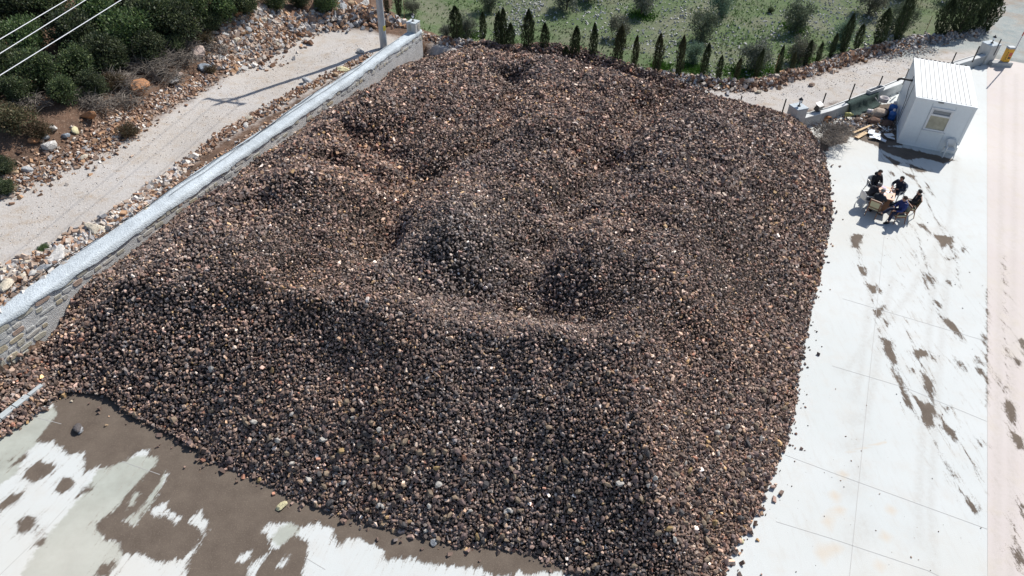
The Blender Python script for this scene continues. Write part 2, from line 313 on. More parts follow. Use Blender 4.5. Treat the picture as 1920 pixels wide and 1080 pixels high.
bu = N.new('ShaderNodeBump'); bu.inputs['Distance'].default_value = .06; bu.inputs['Strength'].default_value = .6; L.new(mth(t, 'ADD', nC, mth(t, 'MULTIPLY', nD, .5)), bu.inputs['Height']); L.new(bu.outputs[0], bs.inputs['Normal'])
me = np_mesh('ground', np.column_stack([P, zt]), Q, m, None, dict(road=np.clip(sdr, -4, 4), grey=np.clip(sdg, -4, 4), field=np.clip(sdf_, -4, 4)), smooth=True)
tag(link('ground', me), kind='structure')

# ---------------------------------------------------------------- concrete yard with silt stains
def cpx(l, sc, ox, oy): return W([(ox+a/sc, oy+b/sc) for a, b in l])
mudmain = np.vstack([cpx([(200, -60), (330, 60), (345, 125), (225, 275), (260, 285), (330, 260), (345, 300), (385, 295), (390, 355), (510, 330), (515, 400), (505, 460), (590, 415), (600, 435), (740, 390), (825, 330), (895, 322), (885, 365), (960, 355), (930, 430), (885, 470), (800, 555), (740, 620), (690, 690), (580, 770), (600, 810), (640, 865), (710, 862), (720, 905), (745, 945), (860, 935), (890, 965), (950, 990), (1080, 970), (1140, 925), (1200, 840), (1240, 745), (1243, 800), (1190, 900), (1130, 990), (1110, 1090), (1090, 1250)], 3.176, 0, 740),
    cpx([(760, 1300), (760, 1080), (800, 930), (815, 820), (720, 770), (600, 870), (540, 880), (510, 800), (440, 720), (520, 660), (615, 660), (690, 650), (770, 690), (850, 665), (910, 645), (930, 680), (1020, 695), (1050, 750), (1040, 830), (1090, 810), (1140, 780), (1230, 775), (1270, 820), (1350, 825), (1370, 860), (1435, 880), (1420, 960), (1490, 930), (1560, 930), (1640, 915), (1680, 960), (1745, 970)], 4.155, 380, 820),
    cpx([(860, 900), (960, 905), (1060, 960), (1145, 950), (1200, 915), (1240, 945), (1330, 935), (1440, 930), (1530, 965), (1600, 1000), (1500, 500), (600, 0), (-600, -400), (-1400, -500)], 3.2, 600, 780), W([(60, 660)])])
white = [([(265, 960), (300, 900), (390, 870), (370, 930), (310, 980)], 4.155, 380, 820), ([(1120, 750), (1200, 680), (1200, 740), (1240, 745), (1220, 820), (1170, 790)], 3.176, 0, 740),
    ([(985, 450), (1000, 500), (920, 620), (800, 780), (740, 750), (870, 640), (950, 530)], 3.176, 0, 740), ([(330, 1180), (360, 1000), (500, 905), (430, 1020), (400, 1180)], 4.155, 380, 820), ([(890, 690), (1005, 630), (1000, 680), (1080, 730), (1040, 780), (1000, 720), (920, 730)], 3.176, 0, 740),
    ([(750, 690), (800, 575), (830, 590), (800, 660)], 3.176, 0, 740), ([(570, 1010), (680, 910), (650, 990), (600, 1015)], 4.155, 380, 820), ([(1490, 810), (1560, 780), (1600, 830), (1530, 860)], 3.2, 600, 780)]
isl6 = [[(5, 410), (80, 340), (60, 400)], [(55, 430), (160, 345), (150, 385)], [(140, 490), (160, 440), (240, 395), (325, 420), (310, 460), (200, 525)], [(-60, 730), (0, 650), (60, 600), (135, 590), (90, 640), (0, 695)], [(115, 820), (110, 760), (170, 720), (220, 745), (200, 790), (130, 830)], [(330, 570), (380, 490), (450, 515), (420, 560), (370, 585)], [(460, 610), (500, 555), (565, 525), (540, 570)], [(210, 900), (280, 830), (250, 890)], [(560, 1080), (600, 1020), (690, 1000), (640, 1080)], [(175, 830), (240, 770), (200, 830)]]
s8 = [[(130, 60), (185, 65), (155, 145), (125, 140), (110, 90)], [(150, 250), (195, 260), (215, 320), (180, 300)], [(200, 355), (265, 370), (270, 405), (245, 415)], [(280, 380), (300, 405), (285, 415)], [(245, 515), (280, 505), (320, 480), (275, 560)], [(270, 660), (350, 700), (365, 750), (385, 820), (375, 845), (320, 780), (310, 720)], [(310, 570), (335, 590), (330, 620)], [(510, 0), (560, 10), (600, 65), (570, 45)], [(605, 65), (720, 75), (715, 170), (690, 110), (660, 150), (640, 110)], [(765, 150), (795, 135), (780, 170)], [(675, 205), (718, 205), (700, 220)], [(540, 270), (600, 330), (615, 385), (570, 330)], [(680, 340), (715, 335), (708, 370)], [(595, 440), (650, 480), (645, 505)], [(640, 540), (720, 590), (745, 620), (780, 700), (740, 655), (680, 600)], [(480, 760), (520, 745), (570, 765), (515, 810)], [(580, 765), (615, 815), (595, 800)], [(725, 805), (790, 840), (815, 885), (800, 880)], [(850, 780), (915, 850), (870, 830)], [(855, 850), (895, 870), (895, 905), (870, 890)], [(465, 855), (495, 865), (490, 890)], [(530, 880), (600, 940), (605, 1080), (560, 980)], [(380, 850), (425, 940), (465, 1080), (440, 1080), (400, 930)], [(890, 650), (920, 680), (915, 715)], [(1080, 800), (1125, 820), (1115, 860)], [(990, 910), (1030, 1000), (1020, 1000)], [(1110, 680), (1150, 690), (1140, 770)]]
s9 = [[(450, 60), (520, 110), (572, 110), (570, 258), (500, 195), (510, 150)], [(395, 0), (425, 60), (460, 155), (440, 145), (405, 60)], [(600, 225), (690, 260), (700, 330), (650, 280)], [(625, 120), (660, 135), (650, 165)], [(640, 440), (695, 530), (680, 525)], [(705, 570), (740, 620), (725, 615)], [(756, 630), (830, 710), (805, 730), (765, 670)], [(805, 300), (855, 350), (840, 355)], [(965, 110), (1000, 95), (1030, 130), (1030, 240), (990, 200)], [(1000, 270), (1075, 300), (1070, 370), (1045, 370)], [(1035, 640), (1080, 690), (1080, 750)], [(1000, 900), (1060, 960), (1080, 1010), (1070, 1040), (1010, 940)]]
s1 = [[(590, 90), (680, 130), (685, 185), (630, 150)], [(830, 110), (950, 150), (1070, 180), (1000, 230), (920, 180)], [(1060, 970), (1160, 990), (1250, 1080), (1150, 1060)], [(1210, 280), (1270, 340), (1280, 390)], [(1290, 440), (1340, 480), (1340, 510)]]
sfull = [[(1546, 246), (1562, 236), (1600, 222), (1650, 196), (1700, 192), (1692, 272), (1650, 275), (1612, 262), (1592, 256), (1588, 268), (1560, 273), (1545, 286), (1535, 272)], [(1640, 272), (1700, 278), (1790, 300), (1770, 306), (1730, 296), (1700, 300), (1660, 285)], [(1655, 290), (1690, 305), (1680, 312)], [(1700, 306), (1745, 322), (1720, 322)]]
MUDS = [cpx(q, 3.176, 0, 740) for q in isl6]+[cpx(q, 3.178, 1560, 420) for q in s8]+[cpx(q, 3, 1560, 720) for q in s9]+[cpx(q, 9, 1600, 310) for q in s1]+[W(q) for q in sfull]
WHT = [cpx(*q) for q in white]
DAMP = [cpx([(-200, 330), (0, 230), (60, 190), (200, 130), (340, 60), (380, 125), (225, 290), (150, 350), (100, 470), (-30, 560), (-200, 640)], 3.176, 0, 740), cpx([(590, 440), (740, 380), (960, 345), (1000, 460), (930, 640), (800, 800), (690, 700), (590, 780), (640, 865), (710, 862), (745, 945), (680, 1040), (600, 1080), (560, 1300), (60, 1300), (120, 1080), (230, 900), (330, 780), (420, 680), (500, 580)], 3.176, 0, 740), cpx([(520, 790), (610, 700), (690, 650), (770, 690), (720, 790), (600, 860)], 4.155, 380, 820)]
OR = [(W([(1676, 935), (1664, 985), (1650, 1060), (1640, 1100)]), .12), (W([(1567, 925), (1550, 985), (1538, 1050), (1530, 1110)]), .16), (W([(1588, 848), (1625, 838), (1661, 829)]), .06), (W([(1582, 880), (1578, 930), (1572, 1000), (1566, 1080)]), .08)]
TYRES = [W(q) for q in ([(1640, 500), (1612, 700), (1586, 860), (1598, 1000), (1604, 1100)], [(1672, 520), (1640, 700), (1608, 860), (1622, 1000), (1630, 1100)], [(1760, 420), (1735, 700), (1722, 950), (1733, 1100)], [(1785, 430), (1760, 700), (1744, 950), (1757, 1100)], [(1800, 240), (1780, 420), (1700, 560), (1580, 700)], [(1880, 140), (1875, 500), (1868, 1100)], [(1905, 140), (1900, 500), (1895, 1100)])]
TRAILS = [W(q) for q in ([(1602, 445), (1615, 500), (1636, 552), (1640, 600), (1652, 640), (1672, 682), (1692, 742), (1725, 790), (1752, 806)], [(1715, 470), (1745, 560), (1770, 600), (1802, 640)], [(1690, 600), (1720, 660), (1745, 740), (1750, 800)], [(1755, 830), (1785, 900), (1832, 958)], [(1700, 300), (1750, 400), (1790, 470), (1800, 540)], [(1882, 480), (1890, 745), (1907, 835)], [(1895, 960), (1912, 1040)], [(1850, 540), (1850, 620), (1850, 760)], [(1660, 370), (1720, 440), (1745, 520)], [(1760, 780), (1800, 830), (1840, 900)])]
def stains(P):
    r = np.full(len(P), -1.5)
    for q in MUDS:
        lo, hi = q.min(0)-1.2, q.max(0)+1.2; k = np.where((P >= lo).all(1) & (P <= hi).all(1))[0]
        if len(k): r[k] = np.maximum(r[k], sdf(P[k], q)+.015)
    r2 = sdf(P, mudmain)+.04
    for q in WHT:
        k = np.where((P >= q.min(0)-1.5).all(1) & (P <= q.max(0)+1.5).all(1))[0]
        if len(k): r2[k] = np.minimum(r2[k], -sdf(P[k], q))
    r = np.maximum(r, r2); dm = np.full(len(P), -1.5)
    for q in DAMP: dm = np.maximum(dm, sdf(P, q))
    om = np.full(len(P), -1.)
    for q, wd in OR: om = np.maximum(om, (wd-segdist(P, q))/wd)
    for ln_ in TRAILS:
        k = np.where((P >= ln_.min(0)-1.2).all(1) & (P <= ln_.max(0)+1.2).all(1))[0]
        if len(k): r[k] = np.maximum(r[k], .005-segdist(P[k], ln_)*1.25)
    # belt of thin splashes down the right-hand slab
    cl = W([(1700, 300), (1690, 440), (1720, 600), (1760, 760), (1830, 900)]); bel = np.clip(1-segdist(P, cl)/np.interp(P[:, 1], [8, 18, 32], [1.6, 3.0, 3.2]), 0, 1)
    global TYRE
    TYRE = np.zeros(len(P))
    for q in TYRES: TYRE = np.maximum(TYRE, np.clip(1.25-segdist(P, q)/.16, 0, 1))
    return np.clip(r, -1.5, 1.5), np.clip(dm, -1.5, 1.5), np.clip(om, -1, 1), bel
def concrete(name, ca, cb, cc):
    m = bpy.data.materials.new(name); m.use_nodes = True; t = m.node_tree; N = t.nodes; L = t.links; bs = N['Principled BSDF']; bs.inputs['Specular IOR Level'].default_value = .25
    O = N.new('ShaderNodeTexCoord').outputs['Object']
    a, b, c, d = nz(t, .22, 4, .6, O), nz(t, 1.3, 8, .68, O), nz(t, 7, 8, .75, O), nz(t, 40, 4, .7, O)
    mp = N.new('ShaderNodeMapping'); L.new(O, mp.inputs[0]); mp.vector_type = 'TEXTURE'; mp.inputs['Rotation'].default_value = (0, 0, math.radians(73)); mp.inputs['Scale'].default_value = (1.1, .16, 1)
    mp2 = N.new('ShaderNodeMapping'); L.new(O, mp2.inputs[0]); mp2.vector_type = 'TEXTURE'; mp2.inputs['Rotation'].default_value = (0, 0, math.radians(91)); mp2.inputs['Scale'].default_value = (1.3, .22, 1); sx_ = N.new('ShaderNodeSeparateXYZ'); L.new(O, sx_.inputs[0])
    st = mixf(t, rng(t, sx_.outputs[0], 4, 6), nz(t, 1.3, 10, .8, mp.outputs[0]), nz(t, 1.3, 10, .8, mp2.outputs[0]))
    base = mix(t, rng(t, a, .35, .65), ca, cb); base = mix(t, rng(t, b, .5, .8), base, cc); base = mix(t, rng(t, d, .6, .72, 0, .4), base, (.27, .24, .20))
    damp = rng(t, mth(t, 'ADD', at(t, 'damp'), mth(t, 'MULTIPLY', mth(t, 'SUBTRACT', c, .5), .55)), -.04, .06)
    base = mix(t, damp, base, mix(t, rng(t, b, .35, .7), (.40, .42, .375), (.31, .32, .28)))
    base = mix(t, rng(t, mth(t, 'ADD', at(t, 'rust'), mth(t, 'MULTIPLY', mth(t, 'SUBTRACT', c, .5), .5)), -.1, .8, 0, .3), base, (.55, .36, .17))
    base = mix(t, mth(t, 'MULTIPLY', at(t, 'tyre'), rng(t, c, .35, .62, .05, .32)), base, (.36, .33, .29))
    spl = mth(t, 'MULTIPLY', rng(t, mth(t, 'MULTIPLY', at(t, 'belt'), rng(t, st, .53, .66)), .18, .6, 0, .85), rng(t, d, .40, .60, .25, 1))
    base = mix(t, spl, base, (.30, .265, .22)); base = mix(t, rng(t, st, .52, .66, 0, .22), base, (.40, .36, .31)); base = mix(t, rng(t, nz(t, .09, 3, .5, O), .5, .64, 0, .45), base, (.545, .52, .46))
    k = mth(t, 'ADD', mth(t, 'ADD', at(t, 'mud'), mth(t, 'MULTIPLY', mth(t, 'SUBTRACT', c, .5), .30)), mth(t, 'MULTIPLY', mth(t, 'SUBTRACT', st, .5), .62))
    mud = mix(t, rng(t, b, .35, .65), (.098, .077, .061), (.138, .111, .088)); mud = mix(t, rng(t, d, .6, .75, 0, .5), mud, (.2, .16, .12)); mud = mix(t, rng(t, a, .55, .7, 0, .6), mud, (.165, .128, .096))
    spray = mth(t, 'ADD', mth(t, 'MULTIPLY', mth(t, 'MAXIMUM', at(t, 'mud'), mth(t, 'ADD', mth(t, 'MULTIPLY', at(t, 'belt'), .62), -.95)), .5), mth(t, 'ADD', mth(t, 'MULTIPLY', mth(t, 'SUBTRACT', st, .5), 1.5), mth(t, 'MULTIPLY', mth(t, 'SUBTRACT', nz(t, 22, 6, .8, O), .5), 1.0)))
    base = mix(t, rng(t, spray, .03, .12, 0, .8), base, (.21, .175, .14))
    mud = mix(t, rng(t, nz(t, 26, 5, .8, O), .54, .66, 0, .55), mud, (.27, .22, .17))
    f = rng(t, k, -.03, .035)
    L.new(mix(t, f, base, mud), bs.inputs['Base Color'])
    L.new(rng(t, f, 0, 1, .82, .9), bs.inputs['Roughness'])
    bu = N.new('ShaderNodeBump'); bu.inputs['Distance'].default_value = .012; bu.inputs['Strength'].default_value = .5; L.new(mth(t, 'ADD', d, mth(t, 'MULTIPLY', f, .8)), bu.inputs['Height']); L.new(bu.outputs[0], bs.inputs['Normal'])
    return m
xs = np.concatenate([np.arange(-24, -15, .6), np.arange(-15, 2.2, .085), np.arange(2.3, 12, .5), np.arange(12, 22, .09), np.arange(22, 33.5, .3)])
ys = np.concatenate([np.arange(-12, 7, 1.), np.arange(7, 17, .085), np.arange(17, 36, .12), np.arange(36, 47, .35)])
P, Q = tensor(xs, ys); mid = (P[Q[:, 0]]+P[Q[:, 2]])/2
side = lambda p: (p-PK0)@PKN
keep = inside(mid, YARD) & (side(mid) < .35); ui = inside(mid, PILE) & (segdist(mid, TOE) > 2.0); keep &= ~ui
Q = Q[keep]; used, inv = np.unique(Q, return_inverse=True); P = P[used]; Q = inv.reshape(Q.shape)
# pull the ragged right edge onto the joint with the pink slab
sd = side(P); P = np.where((sd > -.0)[:, None], P-PKN*np.maximum(sd, 0)[:, None], P)
a, b, c_, d_ = stains(P)
yard = tag(link('concrete_yard', np_mesh('concrete_yard', np.column_stack([P, np.zeros(len(P))]), Q, concrete('white_concrete', (.525, .55, .54), (.56, .58, .57), (.525, .52, .49)), None, dict(mud=a, damp=b, rust=c_, belt=d_, tyre=TYRE))), kind='structure')
U, V_ = np.concatenate([np.arange(0, 4, .1), np.arange(4, 28, 1.2)]), np.arange(-16, 41, .14)
UV, Q = tensor(U, V_); P = PK0+UV[:, :1]*PKN+UV[:, 1:]*PKD; mid = (P[Q[:, 0]]+P[Q[:, 2]])/2
topline = np.array([(31.0, 45.1), bp(1925, 119)[:2], (60, 49)])
keep = inside(mid, YARD); Q = Q[keep]; used, inv = np.unique(Q, return_inverse=True); P = P[used]; Q = inv.reshape(Q.shape)
a, b, c_, d_ = stains(P)
tag(link('pink_concrete_strip', np_mesh('pink_concrete_strip', np.column_stack([P, np.full(len(P), .006)]), Q, concrete('pink_concrete', (.53, .475, .45), (.55, .505, .48), (.53, .475, .40)), None, dict(mud=a, damp=b, rust=c_, belt=d_*.9, tyre=TYRE))), kind='structure')
jm = mat('joint_line', (.42, .415, .40))  # plain grey of the thin expansion joint lines
for j in ([(1657.5, 445), (1628, 730), (1592, 1090)], [(1472, 853), (1560, 886), (1851, 992)], [(1455, 978), (1560, 1010), (1740, 1070), (1790, 1095)], [(1560, 686), (1698, 727), (1850, 790)], [(1580, 560), (1850, 640)], [(0, 1078), (60, 1020), (125, 950)], [(230, 865), (300, 890)], [(572, 1045), (610, 1068)], [(40, 775), (115, 795)], [(1660, 440), (1672, 320)]):
    p = W(j); mb = MB()
    for i in range(len(p)-1): mb.bar((*p[i], .002), (*p[i+1], .002), .014, .005)
    mb.build('joint', jm, yard)

# ---------------------------------------------------------------- low retaining walls
cement = mat('cement', (.47, .52, .55), noise=[(.8, .16), (5, .14), (22, .14)], bump=(18, .8, .05), rough=.95)
mortar = mat('mortar', (.55, .555, .545), noise=[(2, .15), (25, .2)], bump=(30, .9, .05), rough=.95)
def wp(s, o, z=0.): p = WA+WD*s+WN*o; return (p[0], p[1], z)
S1 = float((WB-WA)@WD); S0 = -9.
wall = empty('stone_wall', wp(0, .3, 0), 'long retaining wall of pale rubble stone capped with rough grey cement, holding back the stone heap', 'wall')
wi = Matrix.Translation(Vector(wp(0, .3, 0))).inverted()
def wpart(mb, name, m, smooth=False):
    o = mb.build(name, m, wall, smooth); o.matrix_parent_inverse = Matrix.Identity(4); o.location = -Vector(wp(0, .3, 0)); return o
mb = MB(); n = 90                                                       # core
vs = []; fs = []
for i in range(n+1):
    s = S0+(S1-S0)*i/n
    for o, z in ((.012, -.1), (.012, WZ-.05), (.55, WZ-.05), (.55, -.1)): vs.append(wp(s, o, z))
for i in range(n):
    for k in range(4): fs.append((i*4+k, i*4+(k+1) % 4, i*4+4+(k+1) % 4, i*4+4+k))
fs += [(0, 1, 2, 3), (n*4+3, n*4+2, n*4+1, n*4)]; mb.add(vs, fs); wpart(mb, 'mortar_core', mortar)
mb = MB(); n = 320; vs = []; fs = []                                       # lumpy cement cap, spilling over towards the road
for i in range(n+1):
    s = S0+(S1-S0)*i/n; e = float(vn(s*.9, 3.1, 5)); e2 = float(vn(s*2.3, 9.1, 6)); e4 = float(fbm(s*1.7, 4.4, 26, 3)); e3 = float(vn(s*.28, 1.7, 15)); wd = .62+.36*(1-i/n)+.45*max(0, e3-.42)+.14*(e-.5)
    zz = WZ+.02*(e2-.5)
    row = [(-.03+.05*(e2-.5), WZ-.10-.30*e4*e4-.05*e), (-.02+.04*(e-.5), zz-.02), (.06, zz+.02), (wd*.35, zz+.03*e), (wd*.68, zz+.025*e2), (wd*.9, zz-.02), (wd+.08*(e2-.4), WZ-.10), (wd+.05, WZ-.32)]
    vs += [wp(s, o, z) for o, z in row]
k8 = 8
for i in range(n):
    for k in range(k8-1): fs.append((i*k8+k, i*k8+k+1, (i+1)*k8+k+1, (i+1)*k8+k))
fs += [tuple(range(k8))[::-1], tuple(n*k8+k for k in range(k8))]; mb.add(vs, fs); wpart(mb, 'cement_cap', cement, True)
# facing stones: courses along the yard side, more of them where the heap does not cover the wall
def facing(sw, sh, R, dep=.07):
    a = [(-sw/2+R.uniform(0, .14)*sw, -sh/2+R.uniform(0, .1)*sh), (R.uniform(-.1, .1)*sw, -sh/2), (sw/2-R.uniform(0, .14)*sw, -sh/2+R.uniform(0, .1)*sh), (sw/2, R.uniform(-.15, .15)*sh), (sw/2-R.uniform(0, .18)*sw, sh/2-R.uniform(0, .1)*sh), (R.uniform(-.1, .1)*sw, sh/2), (-sw/2+R.uniform(0, .18)*sw, sh/2-R.uniform(0, .12)*sh), (-sw/2, R.uniform(-.15, .15)*sh)]
    v = [(x, .06, z) for x, z in a]+[(x*.86, -dep*R.uniform(.5, 1), z*.86) for x, z in a]; k = len(a)
    return v, [(i, (i+1) % k, k+(i+1) % k, k+i) for i in range(k)]+[tuple(range(k, 2*k))]
R = random.Random(5)
stm = [mat('wall_stone_buff', (.43, .41, .34), noise=[(6, .15), (40, .12)], bump=(25, .5)), mat('wall_stone_grey', (.43, .435, .42), noise=[(6, .18), (40, .12)], bump=(25, .5)), mat('wall_stone_ochre', (.42, .37, .27), noise=[(6, .2)], bump=(25, .5)), mat('wall_stone_rust', (.40, .30, .24), noise=[(6, .2)], bump=(25, .5)), mat('wall_stone_pale', (.47, .45, .41), noise=[(6, .15)], bump=(25, .5))]
cnt = 0; z = WZ-.16; ci = 0
while z > .1 and cnt < 290:
    hh = R.uniform(.16, .28) if ci > 0 else .22
    lo, hi = (S0+4.5, S1-.1) if ci < 2 else (S0+4.5, 3.4-.55*ci)
    if ci >= 2: pass
    s = lo
    while s < hi and cnt < 290:
        sw = R.uniform(.2, .7); sh = hh*R.uniform(.6, 1.1)
        sc = s+sw/2; skip = R.random() < (.30 if ci < 2 else .06)
        if not skip:
            v, f = facing(sw*.95, sh*.95, R, .022); ca = math.radians(0)
            MM = MB(); M3 = Matrix(((WD[0], WN[0], 0), (WD[1], WN[1], 0), (0, 0, 1))); tilt = Matrix.Rotation(R.uniform(-.08, .08), 3, 'Y')
            ctr = Vector(wp(sc, .008, z-hh/2))
            MM.add([M3 @ (tilt @ Vector(p))+ctr for p in v], f)
            wpart(MM, 'stone', R.choices(stm, [5, 4, 1.3, .5, 3])[0]); cnt += 1
        s += sw
    z -= hh; ci += 1
for k in range(10):                                                       # end face by the pillar
    v, f = facing(R.uniform(.2, .3), .2, R); MM = MB(); M3 = Matrix(((WN[0], -WD[0], 0), (WN[1], -WD[1], 0), (0, 0, 1)))
    MM.add([M3 @ Vector(p)+Vector(wp(S1+.02, .16+.27*(k % 2), WZ-.3-.22*(k//2))) for p in v], f); wpart(MM, 'stone', R.choice(stm))
pmat = mat('pillar_cement', (.52, .52, .50), noise=[(3, .12), (30, .1)], bump=(25, .5), rough=.95)
def pillar(name, c, size, z0, z1, rz, label, m2=None):
    t = empty(name, (c[0], c[1], z0), label, 'pillar', 'stub pillars on the boundary walls', rz)
    MB().box((0, 0, (z1-z0)/2-.03), (size, size, z1-z0-.06)).build('shaft', pmat, t, bevel=.03)
    MB().box((0, 0, z1-z0-.035), (size*1.04, size*1.04, .07)).build('cap', cement, t, bevel=.02)
    if m2:
        for k in range(4):
            v, f = facing(size*.42, (z1-z0)*.7, R, .03); M3 = Matrix.Rotation(math.pi/2*k, 3, 'Z'); MM = MB(); MM.add([M3 @ (Vector(p)+Vector((.08*(-1)**k, -size/2+.0, (z1-z0)/2))) for p in v], f); MM.build('facing_stone', stm[0], t)
    return t
def lamp(c, z, label):
    t = empty('garden_lamp', (c[0], c[1], z), label, 'lamp', 'small lanterns on the boundary pillars')
    bk = mat('lamp_black', (.02, .02, .022), rough=.4, spec=.5)
    MB().lathe([(.09, 0), (.09, .03), (.035, .06), (.03, .16), (.06, .2)], n=10).build('base', bk, t)
    MB().lathe([(.055, .2), (.095, .36), (.09, .37)], n=8).build('glass', mat('lamp_glass', (.75, .8, .82), rough=.15, spec=.6), t)
    MB().lathe([(.13, .37), (.11, .40), (.03, .47), (.012, .52)], n=8).build('hood', bk, t)
p1 = wp(S1-.42, .33)
pillar('wall_pillar', p1, .62, WZ, WZ+.62, math.atan2(WD[1], WD[0]), 'square stone faced stub pillar on the far end of the long stone wall', True)
lamp(p1, WZ+.62, 'small black lantern with pale glass on the pillar at the end of the stone wall')
rwt = empty('concrete_wall', (15.25, 34.6, 0), 'low grey concrete wall running from the stone heap past the cabin to the gate', 'wall')
rm = mat('cast_concrete', (.40, .41, .41), noise=[(1.5, .15), (20, .12)], bump=(20, .6), rough=.95); rm2 = mat('cast_concrete_top', (.56, .575, .57), noise=[(1.5, .12), (20, .1)], bump=(20, .5), rough=.95)
def offs(poly, d):
    out = []
    for i in range(len(poly)):
        t_ = poly[min(i+1, len(poly)-1)]-poly[max(i-1, 0)]; t_ = t_/np.linalg.norm(t_); out.append(poly[i]+d*np.array([-t_[1], t_[0]]))
    return np.array(out)
fine = []
for i in range(len(RW)-1):
    for k in range(6): fine.append(RW[i]+(RW[i+1]-RW[i])*k/6)
fine.append(RW[-1]); fine = np.array(fine)
def strip(name, o0, o1, z0, z1, m, jag=0.):
    a = offs(fine, o0); b = offs(fine, o1); vs = []; fs = []
    for i in range(len(fine)):
        j = jag*(float(vn(i*.7, .3, 4))-.5)
        vs += [(a[i][0], a[i][1]-j, z0), (a[i][0], a[i][1]-j, z1+j*.3), (b[i][0], b[i][1]+j, z1+j*.3), (b[i][0], b[i][1]+j, z0)]
    for i in range(len(fine)-1):
        for k in range(4): fs.append((i*4+k, i*4+(k+1) % 4, i*4+4+(k+1) % 4, i*4+4+k))
    n4 = len(fine)*4-4; fs += [(3, 2, 1, 0), (n4, n4+1, n4+2, n4+3)]
    mb = MB(); mb.add([(x-15.25, y-34.6, z) for x, y, z in vs], fs); return mb.build(name, m, rwt)
strip('body', 0, .4, -.1, RWZ-.05, rm, .03); strip('coping', -.01, .42, RWZ-.049, RWZ, rm2, .04)
d2 = math.atan2(1.25, 2.3)
pillar('wall_pillar', (15.2, 34.95), .72, .0, 1.22, d2-.1, 'grey cement stub pillar where the low concrete wall meets the stone heap'); lamp((15.2, 34.95), 1.22, 'small black lantern on the pillar beside the stone heap and the low wall')
p3 = (30.55, 44.75)
pillar('wall_pillar', p3, .8, .0, 1.25, d2-.1, 'grey cement stub pillar beside the yellow barrier cabinet'); lamp(p3, 1.25, 'small black lantern on the pillar beside the yellow barrier cabinet')
fm = mat('dark_steel', (.035, .033, .032), rough=.6, spec=.4)
posts = [((1391, 177), (1387, 196), 'short dark steel post rising behind the back of the stone heap'), ((1473.5, 187), (1465, 216), 'dark steel post just left of the pillar next to the stone heap'), ((1504, 189), (1498, 207), 'dark steel post just right of the pillar next to the stone heap'), ((1549, 176), (1541, 198), 'dark steel post behind the floodlight on the low wall'), ((1603, 159), (1592, 188), 'dark steel post above the green shade net on the low wall'), ((1654, 144), (1646, 166), 'dark steel post next to the grey trough on the low wall'), ((1703, 130), (1693, 158), 'dark steel post by the stovepipe of the white cabin'), ((1793, 100), (1785, 117), 'dark steel post rising behind the roof of the white cabin'), ((1835.5, 88), (1823, 116), 'dark steel post midway between cabin roof and gate pillar'), ((1877, 75), (1863, 103), 'dark steel post leaning against the gate pillar')]
pp = []
for (tp, bb, lb) in posts:
    b0 = bp(*bb, RWZ); best = min((np.linalg.norm(pj((b0+[0, 0, hh])[None])[0]-np.array(tp)), hh) for hh in np.arange(.3, 1.3, .02))[1]
    z0 = RWZ-.02 if bb[0] > 1400 else .45
    o = MB().box((0, 0, (best+.08)/2), (.055, .055, best+.08)).build('fence_post', fm, loc=(b0[0], b0[1], z0)); tag(o, lb, 'fence post', 'steel posts along the low wall'); pp.append(b0)
mb = MB(); fb = offs(fine, .3)[12:]
mb.tube([(p[0], p[1], RWZ+.012+.02*float(vn(i*.9, 2, 3))) for i, p in enumerate(fb)], .014, 5)
tag(mb.build('fence_wire', mat('cable_black', (.02, .02, .022), rough=.6)), 'dark loose wire lying along the top of the low concrete wall', 'wire')
for k, (off, a0, a1, sd, r, lb) in enumerate([(.56, S0, S1-6, 2, .017, 'thick black cable wandering along the outer edge of the stone wall'), (.40, 8., S1-2, 7, .009, 'thin dark cable lying on the cement cap of the stone wall')]):
    mb = MB(); q = []
    for i in range(121):
        s = a0+(a1-a0)*i/120; e = float(fbm(s*.35, sd, sd, 3)-.5); q.append(wp(s, off+e*.35+(.02*max(0, 14-s) if k == 0 else 0), WZ+.065))
    mb.tube(q, r, 5); tag(mb.build('cable', MATS['cable_black']), lb, 'cable')

# ---------------------------------------------------------------- the heap: surface and stones
stone_m = mat('crushed_stone', attr=True, rough=.8, noise=[(30, .16), (90, .14)], bump=(60, .35, .01), spec=.35)
xs = np.arange(-19, 18.5, .16); ys = np.arange(7, 45, .16); P, Q = tensor(xs, ys); Z = zpile(P)
mid = (P[Q[:, 0]]+P[Q[:, 2]])/2; keep = inside(mid, PILE); Q = Q[keep]; used, inv = np.unique(Q, return_inverse=True); P = P[used]; Z = Z[used]; Q = inv.reshape(Q.shape)
heap = link('stone_heap', np_mesh('stone_heap', np.column_stack([P, Z-.10]), Q, mat('heap_fines_gap_shade', (.06, .046, .038), noise=[(3, .2), (22, .35), (60, .3)], bump=(26, 1., .08), rough=.95), smooth=True))  # fines coloured darker to carry the shade in the gaps between stones
tag(heap, 'huge heap of dark brown and grey crushed stone filling the yard beside the stone wall', 'stone heap', kind='stuff')
